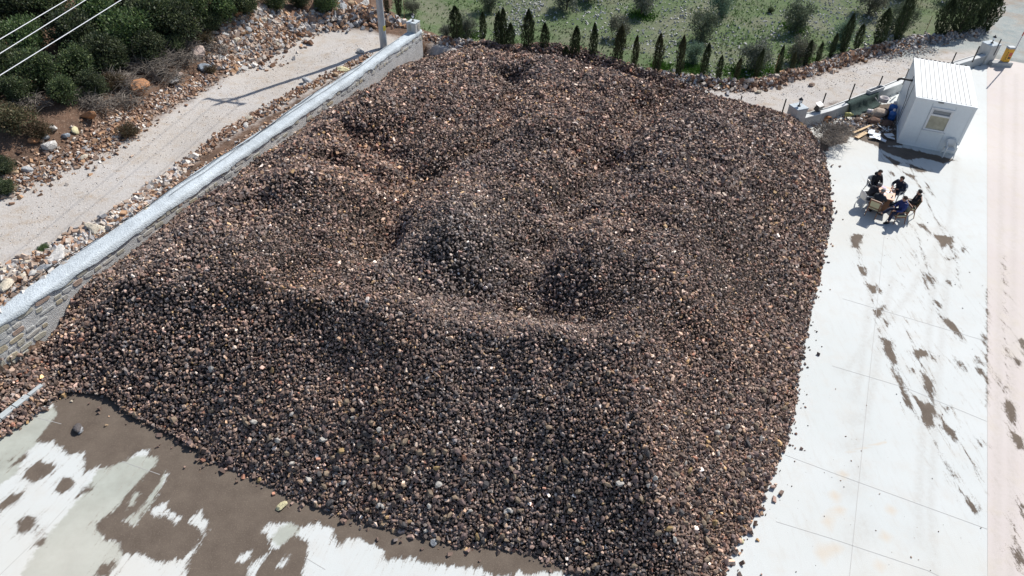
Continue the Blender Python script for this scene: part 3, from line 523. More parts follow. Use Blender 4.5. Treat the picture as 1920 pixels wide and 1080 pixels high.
def rock_t(n, R, sub=0, flat=.8):
    """templates: convex-ish angular stones, unit diameter"""
    out = []
    for k in range(n):
        if sub == 0:                                                       # 8-corner block, 12 triangles
            v = np.array([(x, y, z) for z in (-1, 1) for y in (-1, 1) for x in (-1, 1)], float)*.5
            v *= R.uniform(.62, 1.0, (8, 3)); v *= np.array([R.uniform(1.0, 1.65), R.uniform(.75, 1.1), R.uniform(.4, .85)])
            f = [(0, 2, 3), (0, 3, 1), (4, 5, 7), (4, 7, 6), (0, 1, 5), (0, 5, 4), (1, 3, 7), (1, 7, 5), (3, 2, 6), (3, 6, 7), (2, 0, 4), (2, 4, 6)]
        else:
            g = (1+5**.5)/2; v = np.array([(-1, g, 0), (1, g, 0), (-1, -g, 0), (1, -g, 0), (0, -1, g), (0, 1, g), (0, -1, -g), (0, 1, -g), (g, 0, -1), (g, 0, 1), (-g, 0, -1), (-g, 0, 1)], float)
            f = [(0, 11, 5), (0, 5, 1), (0, 1, 7), (0, 7, 10), (0, 10, 11), (1, 5, 9), (5, 11, 4), (11, 10, 2), (10, 7, 6), (7, 1, 8), (3, 9, 4), (3, 4, 2), (3, 2, 6), (3, 6, 8), (3, 8, 9), (4, 9, 5), (2, 4, 11), (6, 2, 10), (8, 6, 7), (9, 8, 1)]
            v /= np.linalg.norm(v[0])
            if sub == 2:
                v = list(map(tuple, v)); cache = {}; nf = []
                def md(a, b):
                    k2 = (min(a, b), max(a, b))
                    if k2 not in cache: q = (np.array(v[a])+np.array(v[b]))/2; q /= np.linalg.norm(q); v.append(tuple(q)); cache[k2] = len(v)-1
                    return cache[k2]
                for a, b, c in f: x, y, z = md(a, b), md(b, c), md(c, a); nf += [(a, x, z), (b, y, x), (c, z, y), (x, y, z)]
                f = nf; v = np.array(v)
            for q in range(7 if sub == 2 else 5):                            # chop by random planes for flat faces
                d = R.normal(size=3); d /= np.linalg.norm(d); h = R.uniform(.45, .8); e = v@d; v = v-np.maximum(e-h, 0)[:, None]*d
            v *= .62*np.array([R.uniform(.95, 1.55), R.uniform(.75, 1.05), R.uniform(.45, .85)*flat/.8]); v *= R.uniform(.92, 1.06, (len(v), 1))
        out.append((v, np.array(f)))
    return out
T12 = rock_t(10, RNG, 0); T20 = rock_t(12, RNG, 1); T80 = rock_t(8, RNG, 2)
def rotm(n, R, up=1.):
    q = R.normal(size=(n, 4)); q[:, 1:3] *= up; q /= np.linalg.norm(q, axis=1)[:, None]; a, b, c, d = q.T
    return np.stack([np.stack([a*a+b*b-c*c-d*d, 2*(b*c-a*d), 2*(b*d+a*c)], -1), np.stack([2*(b*c+a*d), a*a-b*b+c*c-d*d, 2*(c*d-a*b)], -1), np.stack([2*(b*d-a*c), 2*(c*d+a*b), a*a-b*b-c*c+d*d], -1)], 1)
def scatter(pos, size, col, T, R, up=1.):
    """one triangle soup of stones: V, F, C"""
    Vs = []; Fs = []; Cs = []; o = 0; which = R.integers(0, len(T), len(pos)); M = rotm(len(pos), R, up)
    for k, (v, f) in enumerate(T):
        i = np.where(which == k)[0]
        if not len(i): continue
        vv = np.einsum('nij,vj->nvi', M[i], v)*size[i, None, None]+pos[i, None, :]; nv = len(v)
        Vs.append(vv.reshape(-1, 3)); Fs.append((f[None]+(np.arange(len(i))*nv)[:, None, None]+o).reshape(-1, 3)); Cs.append(np.repeat(col[i], nv, 0)); o += nv*len(i)
    return np.vstack(Vs), np.vstack(Fs), np.vstack(Cs)
HP = np.array([(.12, .095, .082), (.18, .135, .115), (.22, .16, .138), (.095, .086, .086), (.26, .195, .155), (.16, .15, .148), (.33, .235, .15), (.38, .31, .25), (.48, .43, .37), (.27, .14, .095), (.42, .30, .14), (.68, .65, .6)])
HW = np.array([.2, .2, .15, .13, .1, .09, .05, .04, .022, .02, .012, .007])
def heap_cols(P, R):
    n = len(P); mc = bp(840, 470, 3.5)[:2]; dk = np.clip(.25*ss(.5, .7, fbm(P[:, 0]*.16+3, P[:, 1]*.16, 55, 3))+.5*np.exp(-((P[:, 0]-mc[0])**2/7+(P[:, 1]-mc[1])**2/6)), 0, 1); i = R.choice(len(HP), n, p=HW/HW.sum())
    c = HP[i]*np.array([1.22, 1.06, .97])*np.exp(R.normal(size=(n, 1))*.36); g = c.mean(1, keepdims=True)
    c = c*(1-.55*dk[:, None])+g*np.array([.92, .95, .97])*.55*dk[:, None]
    c = c*.86+c.mean(1, keepdims=True)*np.array([1.05, 1., .95])*.14; warm = ss(.5, .75, fbm(P[:, 0]*.3, P[:, 1]*.3, 91, 3))[:, None]; return c*(1+warm*np.array([.08, .04, .0]))
def jgrid(cell, R, x0=-20, x1=18.5, y0=7, y1=45):
    X, Y = np.meshgrid(np.arange(x0, x1, cell), np.arange(y0, y1, cell)); p = np.stack([X.ravel(), Y.ravel()], 1); return p+R.uniform(-.5, .5, p.shape)*cell
def heap_layer(cell, s0, s1, cond, R, T, lift, pw=2.):
    p = jgrid(cell, R); p = p[cond(p)]; p = p[inside(p, PILE)]; z = zpile(p); k = z > .005; p, z = p[k], z[k]
    P3 = np.column_stack([p, z]); k = inview(P3); P3 = P3[k]; p = p[k]; s = s0+(s1-s0)*R.random(len(p))**pw
    d = segdist(p, TOE); fine = ss(.5, .72, fbm(p[:, 0]*.25, p[:, 1]*.25, 23, 3)); s = s*(1-.22*fine)*np.where(d < 2.2, 1.12, 1.)
    P3[:, 2] += s*R.uniform(lift[0], lift[1], len(p)); return P3, s, heap_cols(p, R)
dist = lambda p: np.sqrt(p[:, 0]**2+p[:, 1]**2+CH*CH)
allp = []
for cell, a, b, cond, T, lf, pw in ((.14, .07, .175, lambda p: dist(p) < 30, T20, (-.05, .35), 2.2), (.155, .09, .19, lambda p: dist(p) >= 30, T12, (-.05, .4), 2.0), (.088, .05, .105, lambda p: dist(p) < 28, T12, (-.05, .3), 1.2),
        (.12, .07, .14, lambda p: dist(p) >= 28, T12, (-.05, .3), 1.2), (.064, .03, .062, lambda p: dist(p) < 24.5, T12, (-.1, .2), 1.)):
    allp.append((*heap_layer(cell, a, b, cond, RNG, T, lf, pw), T))
P3, s, c, _ = allp[0]
app = s/dist(P3[:, :2]); q = pj(P3); vis = (q[:, 0] > 10) & (q[:, 0] < 1910) & (q[:, 1] > 40) & (q[:, 1] < 1070)
big = np.where(vis)[0][np.argsort(-app[vis])[:300]]; rest = np.setdiff1d(np.arange(len(s)), big)
allp[0] = (P3[rest], s[rest], c[rest], T20)
# loose stones that rolled past the toe
n = 620; tt = RNG.random(n)*(len(TOE)-1); i = tt.astype(int); base = TOE[i]+(TOE[i+1]-TOE[i])*(tt-i)[:, None]; tdir = TOE[np.minimum(i+1, len(TOE)-1)]-TOE[i]; tdir /= np.linalg.norm(tdir, axis=1)[:, None]+1e-9
nrm = np.stack([tdir[:, 1], -tdir[:, 0]], 1); cen = np.array([0, 22.]); nrm *= np.sign(((base-cen)*nrm).sum(1))[:, None]
lp = base+nrm*(RNG.exponential(.13, n)-.08)[:, None]; ls = .04+.13*RNG.random(n)**2.4; allp.append((np.column_stack([lp, ls*.25+np.maximum(zpile(lp), 0)]), ls, heap_cols(lp, RNG), T12))
Vs, Fs, Cs = [], [], []; o = 0
for P3_, s_, c_, T in allp:
    v, f, cc = scatter(P3_, s_, c_, T, RNG); Vs.append(v); Fs.append(f+o); Cs.append(cc); o += len(v)
so_ = link('crushed_stone', np_mesh('crushed_stone', np.vstack(Vs), np.vstack(Fs), stone_m, np.vstack(Cs)))
tag(so_, 'countless dark angular stones covering the whole heap', 'crushed stone', kind='stuff')
SHADES = [('dark grey', (.075, .07, .07)), ('brown', (.135, .10, .082)), ('purplish brown', (.15, .108, .10)), ('tan', (.25, .19, .135)), ('ochre', (.33, .23, .11)), ('pale grey', (.40, .375, .34)), ('rust coloured', (.2, .105, .07))]
SH = np.array([x[1] for x in SHADES]); stone_meshes = {}
for k in big:
    j = int(np.argmin(((SH*1.15-c[k])**2).sum(1)*np.array([1, 1, 1, 1, 3., 1, 2.]))); v = int(RNG.integers(0, 6)); key = (j, v)
    if key not in stone_meshes:
        tv, tf = T20[v]; mm = mat('heap_stone_'+SHADES[j][0].replace(' ', '_'), SHADES[j][1], noise=[(12, .2), (50, .15)], bump=(40, .35, .01), rough=.8); stone_meshes[key] = np_mesh('stone', tv, tf, mm)
    ob = link('stone', stone_meshes[key]); ob.location = P3[k]+[0, 0, .25*s[k]]; ob.scale = (s[k]*1.08,)*3; ob.rotation_euler = RNG.uniform(0, 6.28, 3)
    q1 = pj(P3[k][None])[0]; zone = 'front slope of the heap' if q1[1] > 640 and q1[0] > 420 else ('left shoulder of the heap' if q1[0] < 620 else ('right flank of the heap' if q1[0] > 1150 else 'uneven top of the heap'))
    tag(ob, f'large {SHADES[j][0]} angular stone on the {zone}', 'stone', f'large {SHADES[j][0]} stones on the {zone}')

# ---------------------------------------------------------------- rubble banks
rub_m = mat('rubble_stone', attr=True, rough=.9, noise=[(14, .15), (60, .12)], bump=(40, .4, .01), spec=.2)
RP = np.array([(.34, .24, .18), (.42, .32, .25), (.28, .17, .115), (.50, .44, .38), (.36, .35, .35), (.22, .13, .085), (.56, .53, .49), (.40, .25, .15), (.24, .24, .25)])
def band(name, pts, wd, n, s0, s1, hgt, label, wts, R, z=None, T=None, cull=True):
    """rubble along a photographed line that is laid on the ground; hgt makes it a low bank"""
    q = np.array([on(*p) if len(p) == 2 else p for p in pts]); L = np.concatenate([[0], np.cumsum(np.linalg.norm(np.diff(q[:, :2], axis=0), axis=1))]); t = R.random(n)*L[-1]
    c = np.column_stack([np.interp(t, L, q[:, 0]), np.interp(t, L, q[:, 1])]); wl = np.interp(t, L, wd) if np.ndim(wd) else np.full(n, wd)
    off = np.clip(R.normal(size=n)*.45, -1.4, 1.4); a = R.normal(size=n)*.25
    i = np.clip(np.searchsorted(L, t)-1, 0, len(L)-2); d = (q[i+1]-q[i])[:, :2]; d /= np.linalg.norm(d, axis=1)[:, None]; nn = np.stack([-d[:, 1], d[:, 0]], 1)
    p = c+nn*(off*wl)[:, None]+d*a[:, None]; s = s0+(s1-s0)*R.random(n)**3
    zz = zraw(p)+hgt*np.exp(-(off/.55)**2)*(.5+fbm(p[:, 0], p[:, 1], 7, 2))*R.random(n)**.6+s*.15
    k = inview(np.column_stack([p, zz]), 60)&((-sdf(p, YARD) > .1) if cull else True); p, s, zz = p[k], s[k], zz[k]
    w = np.array(wts, float); cl = RP[R.choice(len(RP), len(p), p=w/w.sum())]*R.uniform(.75, 1.25, (len(p), 1))
    v, f, cc = scatter(np.column_stack([p, zz]), s, cl, T or T12, R, .6)
    o = link(name, np_mesh(name, v, f, rub_m, cc)); return tag(o, label, 'rubble', kind='stuff')
R2 = np.random.default_rng(5); WARM = [4, 4, 4, 2, 1, 4, 1.2, 3, .3]; PALE = [2, 4, 1, 5, 4, .6, 4, .8, 1]; BLUE = [1, 1, .6, 1, 4, .5, .7, .3, 5]
band('rubble_bank', [(-40, 365), (30, 345), (120, 300), (200, 262), (260, 215), (330, 180), (400, 140)], [.9, 1.1, 1.4, 1.4, 1.0, .8, .8], 5200, .02, .19, .04, 'reddish soil and broken stone along the left edge of the gravel road', WARM, R2)
band('rubble_heap', [(400, 120), (440, 78), (480, 58), (540, 48), (560, 40)], [1.6, 2.2, 2.0, 1.3, 1.0], 5200, .04, .30, .05, 'mound of pale pink broken rock at the far left bend of the road', [4, 5, 2, 4, 3, 2, 2, 2, .6], R2)
band('rubble_heap', [(545, 55), (590, 35), (640, 30), (700, 30), (760, 48)], [1.1, 1.3, 1.2, 1.1, .6], 2200, .05, .38, .25, 'heap of grey and rust coloured boulders behind the utility pole', [3, 2, 2, 2, 4, 3, 1, 3, 3], R2)
band('rubble_bank', [(-30, 530), (60, 500), (150, 445), (222, 405), (300, 345), (360, 300)], [.8, .8, .6, .5, .4, .35], 2600, .03, .30, .08, 'pale rubble between the gravel road and the near part of the stone wall', [2, 4, 1.5, 5, 3, 1, 4, 2, .3], R2)
band('rubble_bank', [(350, 305), (430, 245), (520, 195), (590, 158), (640, 132), (690, 105)], [.35, .45, .5, .45, .3, .25], 2400, .03, .2, .1, 'reddish rubble between the gravel road and the far part of the stone wall', WARM, R2)
band('rubble_bank', [(800, 72), (850, 82), (930, 97), (1050, 118), (1150, 134), (1250, 148), (1330, 158)], [.5, .6, .7, .8, .9, 1.0, 1.0], 2800, .05, .30, .3, 'low bank of loose stone behind the crest of the heap', [3, 3, 2, 2.5, 4, 2, 1, 1.5, 2.5], R2)
band('rubble_bank', [(1330, 160), (1400, 165), (1460, 150), (1530, 130), (1600, 108), (1660, 92)], [1.0, .9, .6, .7, .8, .6], 3000, .05, .28, .35, 'low bank of reddish loose stone along the far edge of the dirt track', [4, 4, 3, 3, 2, 3, 1.6, 2, .6], R2)
band('rubble_bank', [(1655, 92), (1720, 80), (1780, 70), (1845, 58)], [.9, .9, .7, .4], 1600, .05, .28, .3, 'bank of blue grey stone beneath the dark cypresses on the right', BLUE, R2)
band('gravel_scatter', [(1640, 108), (1700, 95), (1750, 92)], [.9, 1.2, .9], 1500, .03, .10, .04, 'spread of fine grey gravel beside the dirt track', BLUE, R2)
band('gravel_scatter', [(-40, 470), (100, 390), (250, 300), (400, 210), (560, 130), (700, 75)], [1.8, 1.8, 1.8, 1.6, 1.6, 1.4], 3600, .012, .05, -.008, 'loose gravel strewn on the pale dirt road', [0, 2, 0, 5, 3, 0, 5, .3, 0], R2)
band('gravel_scatter', [(1380, 185), (1480, 172), (1600, 140), (1720, 112)], [1.2, 1.4, 1.6, 1.4], 1500, .015, .06, -.008, 'loose gravel strewn on the dirt track behind the low wall', [0, 2, 0, 5, 3, 0, 5, .3, 0], R2)

def wl(off, lst): return [wp(s, off, WZ-.25) for s in lst]
band('rubble_bank', wl(1.0, [-8, -4, 0, 4, 8]), .42, 2000, .06, .24, .08, 'pale broken stone packed against the outer edge of the near wall cap', [2, 5, 1.5, 5, 3, 1, 4, 2, .3], R2, T=T12)
band('rubble_bank', wl(.92, [7, 12, 16, 20, 24]), .40, 2400, .06, .2, .08, 'reddish broken stone packed against the outer edge of the far wall cap', WARM, R2, T=T12)
# single boulders one can point at:  px, py, size in photo pixels, colour, label
rock_mats = {k: mat('boulder_'+k, c, noise=[(2.5, .25), (11, .22), (50, .12)], bump=(12, .7, .05), rough=.92, spec=.2) for k, c in dict(orange=(.33, .17, .09), white=(.50, .485, .46), cream=(.54, .48, .38), grey=(.33, .34, .35), blue=(.27, .31, .35), pink=(.50, .40, .35), tan=(.40, .29, .19), brown=(.25, .18, .14), dark=(.11, .10, .10), yellow=(.60, .55, .34)).items()}
ROCKS = [(170, 222, 30, 'orange', 'big rust red boulder under the grey brushwood left of the road'), (264, 169, 32, 'orange', 'big orange topped boulder among the brushwood midway along the road bank'), (100, 243, 13, 'white', 'white upright rock right of the dead brown bush'), (87, 259, 12, 'grey', 'small grey rock below the dead brown bush'), (93, 279, 26, 'white', 'long whitish grey slab of rock on the reddish bank'), (124, 257, 14, 'blue', 'bluish flat rock on the reddish bank below the rust red boulder'), (65, 266, 14, 'orange', 'small orange rock at the foot of the dead brown bush'), (160, 298, 13, 'cream', 'pointed cream rock at the left edge of the gravel road'), (52, 321, 18, 'grey', 'squat grey rock above the low green bush at the left edge'), (30, 327, 14, 'tan', 'tan rock at the far left of the reddish bank'), (141, 247, 13, 'yellow', 'yellowish rock below the rust red boulder'), (48, 338, 11, 'white', 'small white rock under the squat grey one'), (39, 342, 10, 'white', 'flat white stone by the low green bush'), (22, 364, 8, 'cream', 'cream stone alone at the road edge, far left'),
    (245, 186, 12, 'orange', 'small orange rock left of the orange topped boulder'), (374, 104, 21, 'pink', 'flat pinkish white rock on the brushy bank'), (351, 119, 11, 'orange', 'small orange block below the flat pinkish rock'), (384, 131, 18, 'blue', 'grey blue rock sunk in the soil near the road bend'), (330, 155, 22, 'white', 'broken white rock pile centre on the red soil bank'), (336, 143, 13, 'pink', 'pink rock just above the broken white rocks'), (425, 68, 14, 'white', 'white rock on the left flank of the pink rock mound'), (443, 80, 13, 'cream', 'cream rock in the middle of the pink rock mound'), (447, 28, 16, 'orange', 'orange rock crowning the pink rock mound'), (466, 58, 13, 'grey', 'grey rock on the upper pink rock mound'), (494, 40, 13, 'cream', 'pale rock at the right end of the pink rock mound'), (520, 85, 10, 'cream', 'cream rock at the foot of the mound beside the road'), (530, 88, 9, 'white', 'flat white rock at the foot of the mound beside the road'),
    (578, 40, 24, 'brown', 'big brown block with pinkish side at the back of the road'), (685, 10, 13, 'white', 'white rock on top of the boulder heap behind the pole'), (691, 25, 22, 'tan', 'large tan boulder just left of the utility pole'), (660, 9, 14, 'tan', 'tan slab leaning in the boulder heap'), (644, 19, 20, 'grey', 'large grey boulder in the middle of the boulder heap'), (627, 21, 18, 'brown', 'brown boulder left of the large grey one'), (700, 37, 13, 'grey', 'greenish grey rock at the foot of the utility pole heap'), (761, 48, 11, 'grey', 'light grey rock left of the wall end pillar'), (754, 40, 11, 'blue', 'grey blue rock beside the cypress foot near the pillar'),
    (180, 437, 40, 'cream', 'large flat cream block beside the black cable on the wall'), (111, 484, 44, 'white', 'large whitish grey boulder resting against the wall cap'), (83, 508, 28, 'grey', 'grey boulder just left of the large whitish one by the wall'), (17, 540, 38, 'cream', 'large cream boulder at the left edge by the wall'), (63, 517, 20, 'white', 'white rock between the boulders by the wall'), (43, 521, 20, 'cream', 'cream rock beside the large cream boulder at the left'), (11, 514, 22, 'cream', 'flat pale slab at the left edge by the road'), (18, 505, 20, 'grey', 'grey flat slab above the pale slab at the left edge'), (52, 494, 20, 'cream', 'pale rock at the road edge above the wall boulders'), (68, 501, 18, 'brown', 'brown grey rock above the grey boulder by the wall'),
    (643, 134, 18, 'yellow', 'yellowish white rock outside the far half of the wall'), (628, 142, 12, 'tan', 'tan rock left of the yellowish white one outside the wall'), (577, 156, 18, 'grey', 'grey white slab at the road edge outside the wall'), (467, 225, 13, 'cream', 'cream rock in the red rubble at mid wall'), (462, 237, 11, 'white', 'white rock below the cream one in the red rubble'), (676, 98, 14, 'white', 'white slab lying on the road near the pole'), (280, 395, 16, 'cream', 'cream slab against the cap of the near stone wall'), (318, 335, 16, 'pink', 'pale pink rock in rubble along the near wall'), (232, 405, 15, 'brown', 'brown rock in rubble along the near wall'),
    (1458, 146, 16, 'grey', 'flat grey slab on the bank beside the dirt track'), (1482, 144, 14, 'blue', 'bluish block on the bank right of the flat grey slab'), (1361, 158, 15, 'blue', 'blue grey boulder on the bank behind the right end of the heap'), (1205, 146, 12, 'pink', 'pale pink boulder on the bank behind the heap crest'), (1421, 174, 10, 'cream', 'cream rock at the track edge on the bank'), (879, 74, 10, 'yellow', 'pale yellow stone in the grass right of the first cypress'), (1705, 75, 12, 'dark', 'dark rock at the foot of the tall leaning cypress'), (1718, 72, 12, 'white', 'white rock beside the dark one under the cypress'), (1522, 161, 11, 'brown', 'brown stone lying alone on the dirt track')]
FLAT = [(150, 801, 18, 'dark', 'dark angular rock alone on the wet silt at lower left'), (152, 807, 10, 'grey', 'grey shard touching the dark rock on the silt'), (200, 797, 6, 'tan', 'small tan stone on the silt right of the dark rock'), (134, 752, 5, 'cream', 'tiny cream stone on the silt by the heap corner'), (528, 948, 17, 'yellow', 'pale yellow stone alone on the silt below the heap'), (615, 955, 9, 'grey', 'grey stone just off the heap toe beside another'), (630, 953, 8, 'brown', 'brown stone just off the heap toe beside another'), (718, 979, 17, 'tan', 'tan block at the heap toe above the white concrete'), (738, 994, 11, 'tan', 'tan stone just off the toe left of the pinkish one'), (754, 994, 12, 'pink', 'pinkish stone just off the heap toe'), (676, 991, 5, 'dark', 'dark pebble alone on the silt below the heap toe'), (814, 1014, 15, 'grey', 'rounded grey stone on the silt just below the toe'), (1430, 866, 10, 'cream', 'cream stone at the right toe of the heap'), (1387, 1012, 11, 'yellow', 'yellow stone at the lower right toe of the heap')]
rmesh = {}
def rock(px, py, sz, ck, label, base, grp=None):
    sz *= .9
    k = (ck, int(RNG.integers(0, 8))); 
    if k not in rmesh: tv, tf = T80[k[1]]; rmesh[k] = np_mesh('boulder', tv, tf, rock_mats[ck])
    o = link('boulder' if sz > 12 else 'loose_stone', rmesh[k]); s = sz*np.linalg.norm(base-[0, 0, CH])/FPX
    o.location = (base[0], base[1], base[2]+s*.22); wall_ = py > 430 and px < 300 and py < 600; s *= .8 if wall_ else 1.; o.scale = (s*.95, s*.95, s*(.5 if wall_ else .9)); o.rotation_euler = (RNG.uniform(-.3, .3), RNG.uniform(-.3, .3), RNG.uniform(0, 6.3))
    tag(o, label, 'rock', grp)
for r in ROCKS: rock(*r, on(r[0], r[1]), 'rocks on the banks')
for r in FLAT: rock(*r, bp(r[0], r[1]+r[2]*.2), 'loose stones on the concrete')

# ---------------------------------------------------------------- trees and bushes
leaf_m = bpy.data.materials.new('leaf'); leaf_m.use_nodes = True; t = leaf_m.node_tree; N = t.nodes; L = t.links; bs = N['Principled BSDF']; bs.inputs['Roughness'].default_value = .6; bs.inputs['Specular IOR Level'].default_value = .25
a_ = N.new('ShaderNodeAttribute'); a_.attribute_name = 'col'; L.new(a_.outputs['Color'], bs.inputs['Base Color'])
tr = N.new('ShaderNodeBsdfTranslucent'); L.new(a_.outputs['Color'], tr.inputs[0]); ms = N.new('ShaderNodeMixShader'); ms.inputs[0].default_value = .25
L.new(bs.outputs[0], ms.inputs[1]); L.new(tr.outputs[0], ms.inputs[2]); L.new(ms.outputs[0], N['Material Output'].inputs['Surface'])
bark_m = mat('bark', (.13, .10, .075), noise=[(8, .25), (40, .2)], bump=(30, .6), rough=.95)
twig_m = mat('dry_twig', (.20, .175, .15), noise=[(5, .25)], rough=.95)
def leaves(c, d, ln, wd, col, R):
    """one quad per leaf or sprig: centres, directions, lengths, widths"""
    n = len(c); d = d/np.linalg.norm(d, axis=1)[:, None]; r = R.normal(size=(n, 3)); s = np.cross(d, r); s /= np.linalg.norm(s, axis=1)[:, None]+1e-9
    ln = np.broadcast_to(ln, n)[:, None]; wd = np.broadcast_to(wd, n)[:, None]
    V = np.stack([c-d*ln*.5, c+s*wd*.5, c+d*ln*.5, c-s*wd*.5], 1).reshape(-1, 3); Fq = np.arange(n*4).reshape(n, 4)
    return V, Fq, np.repeat(col, 4, 0)
def sph(n, R): v = R.normal(size=(n, 3)); return v/np.linalg.norm(v, axis=1)[:, None]
def crown_mesh(name, R, n, nc, pal, ln=.13, wd=.07, spread=.62, flat=.85, core=True, sparse=0., up=.4):
    """unit crown (radius 1, base at z 0): clusters on twigs through the volume, gaps between them"""
    cl = sph(nc, R)*(R.random((nc, 1))**.45)*np.array([spread, spread, spread*flat]); cl[:, 2] += .62*flat+.12; cl[:, 2] = np.maximum(cl[:, 2], .2)
    rr = R.uniform(.22, .42, nc); k = R.integers(0, nc, n); v = sph(n, R); rad = R.random(n)**.4
    c = cl[k]+v*(rr[k]*rad)[:, None]*np.array([1, 1, .85]); d = v*.8+R.normal(size=(n, 3))*.5+np.array([0, 0, up])
    tint = R.uniform(.75, 1.3, nc)[k][:, None]; col = np.array(pal)[R.integers(0, len(pal), n)]*tint*R.uniform(.75, 1.25, (n, 1))
    V, Fq, C = leaves(c, d, ln*R.uniform(.6, 1.3, n), wd*R.uniform(.7, 1.2, n), col, R)
    return np_mesh(name, V, Fq, leaf_m, C), cl
def limbs_mesh(name, R, cl, n=7, r0=.05, m=None, h0=0.):
    mb = MB(); mb.tube([(0, 0, -.15), (.02, .01, .2), (0, .02, .4)], [r0*1.25, r0, r0*.8], 7)
    for k in R.permutation(len(cl))[:n]:
        p = cl[k]; a = Vector((0, 0, R.uniform(.12, .38))); mb.tube([a, a.lerp(Vector(p), .5)+Vector((0, 0, .06)), Vector(p)], [r0*.55, r0*.35, r0*.15], 5, False)
    return mb.mesh(name, m or bark_m)
RT = np.random.default_rng(21)
def family(n, nl, nc, pal, **k):
    out = []
    for i in range(n): cm, cl = crown_mesh('crown', RT, nl, nc, np.array(pal)*RT.uniform(.75, 1.35)*RT.uniform(.9, 1.1, 3), **k); out.append((cm, limbs_mesh('trunk', RT, cl)))
    return out
MAQ = family(5, 8200, 60, [(.062, .10, .042), (.085, .13, .05), (.05, .085, .042), (.115, .155, .062), (.085, .11, .065)], ln=.085, wd=.05)
OLV = family(4, 3600, 42, [(.15, .175, .12), (.12, .15, .10), (.18, .205, .15), (.095, .12, .075)], ln=.12, wd=.04, spread=.75, flat=.9)
DEAD = family(3, 3200, 30, [(.15, .10, .055), (.19, .13, .07), (.11, .085, .05), (.10, .10, .05)], ln=.11, wd=.04, flat=.7)
def tree(name, fam, px, py, rpx, label, cat, group, hs=1., basef=1.0, pb=None):
    """crown centred near photo pixel (px,py) with radius rpx, trunk on the ground below it"""
    b = on(*(pb if pb else (px, py+rpx*.75))); r = rpx*np.linalg.norm(b-[0, 0, CH])/FPX
    t = empty(name, b, label, cat, group, RT.uniform(0, 6.28)); cm, tm = fam[int(RT.integers(0, len(fam)))]
    for nm, me in (('crown', cm), ('trunk', tm)): o = link(nm, me, t); o.scale = (r, r, r*hs)
    return t
def pos_word(px, ref): return ref
MQ = [(30, 15, 48), (95, 5, 42), (62, 72, 42), (15, 120, 45), (88, 130, 44), (150, 62, 48), (195, 25, 48), (160, 122, 42), (205, 100, 42), (250, 62, 50), (300, 28, 52), (345, 42, 46), (285, 88, 36), (375, 12, 42), (425, 8, 36), (45, 165, 32), (130, 170, 32), (228, 105, 26), (-25, 60, 50), (330, 82, 24), (400, 42, 24), (460, 2, 32), (520, -2, 28), (612, 2, 30), (565, -8, 26), (110, -25, 45), (250, -20, 50), (350, -35, 50), (20, -40, 50), (440, -40, 45), (180, 158, 30), (-20, 170, 40)]
MQL = ['dense dark bush at the top left corner beneath the upper power line', 'dark green bush between the two upper power lines', 'dark bush in a gap under the middle power line', 'large green bush at the left edge below the lowest power line', 'green bush just below the lowest power line, left part', 'dark bush crossed by the lowest power line', 'green bush at the upper end of the lowest power line', 'olive green bush right above the brown dry shrubs', 'tall pale green bush left of the grey brushwood', 'dark broad bush above the grey brushwood', 'large bright green tree above the brushwood centre', 'large rounded tree at the right end of the brushwood', 'green bush dipping into the grey brushwood', 'dark bush at the top edge left of the rock mound', 'dark bush above the left end of the pink rock mound', 'low green bush next to the dead brown bush', 'bright green low bush between dry shrubs and brushwood', 'small dark bush with bare grey twigs beside it', 'bush cut off by the left edge at wire height', 'small reddish green bush at the thicket edge near the rock mound', 'small dark bush beside the pink rock mound', 'dark bush behind the peak of the pink rock mound', 'dark bush behind the right part of the pink rock mound', 'dark bush behind the boulder heap', 'small bush at the top edge between mound and boulder heap', 'bush at the back of the thicket above the middle power line', 'bush at the back of the thicket above the bright green tree', 'bush at the back of the thicket behind the rounded tree', 'bush at the back of the thicket in the far corner', 'bush at the back of the thicket behind the rock mound', 'low green bush above the rust red boulder', 'low bush cut by the left edge above the dead brown bush']
for (x, y, r), lb in zip(MQ, MQL): tree('evergreen_bush', MAQ, x, y, r, lb, 'bush', 'evergreen bushes of the thicket', 1.05)
for x, y, r, lb in [(40, 212, 44, 'large dead brown bush at the left above the reddish bank'), (78, 235, 28, 'brown dry bush right half of the dead thicket by the white rock'), (8, 205, 34, 'rust brown dry bush at the left edge'), (148, 165, 22, 'rusty dry shrub between green bushes above the brushwood'), (215, 145, 28, 'brown shrub at the left end of the grey brushwood'), (385, 66, 22, 'dry brown shrub at the thicket edge by the rock mound')]:
    tree('dry_bush', DEAD, x, y, r, lb, 'bush', 'dead brown shrubs', .85)
for x, y, r, lb in [(10, 305, 24, 'low olive green bush at the left edge beside the reddish bank'), (12, 345, 22, 'lowest green bush at the left edge by the road'), (243, 236, 26, 'grey green bush hanging over the road edge'), (85, 463, 12, 'tiny tuft at the road edge above the wall boulders'), (395, 125, 16, 'low weedy shrub at the road bend'), (1443, 17, 9, 'small round brown green bush in the stony field')]:
    tree('low_bush', DEAD if y < 300 and x > 200 and x < 400 else MAQ, x, y, r, lb, 'bush', 'low bushes at the roadside', .8)
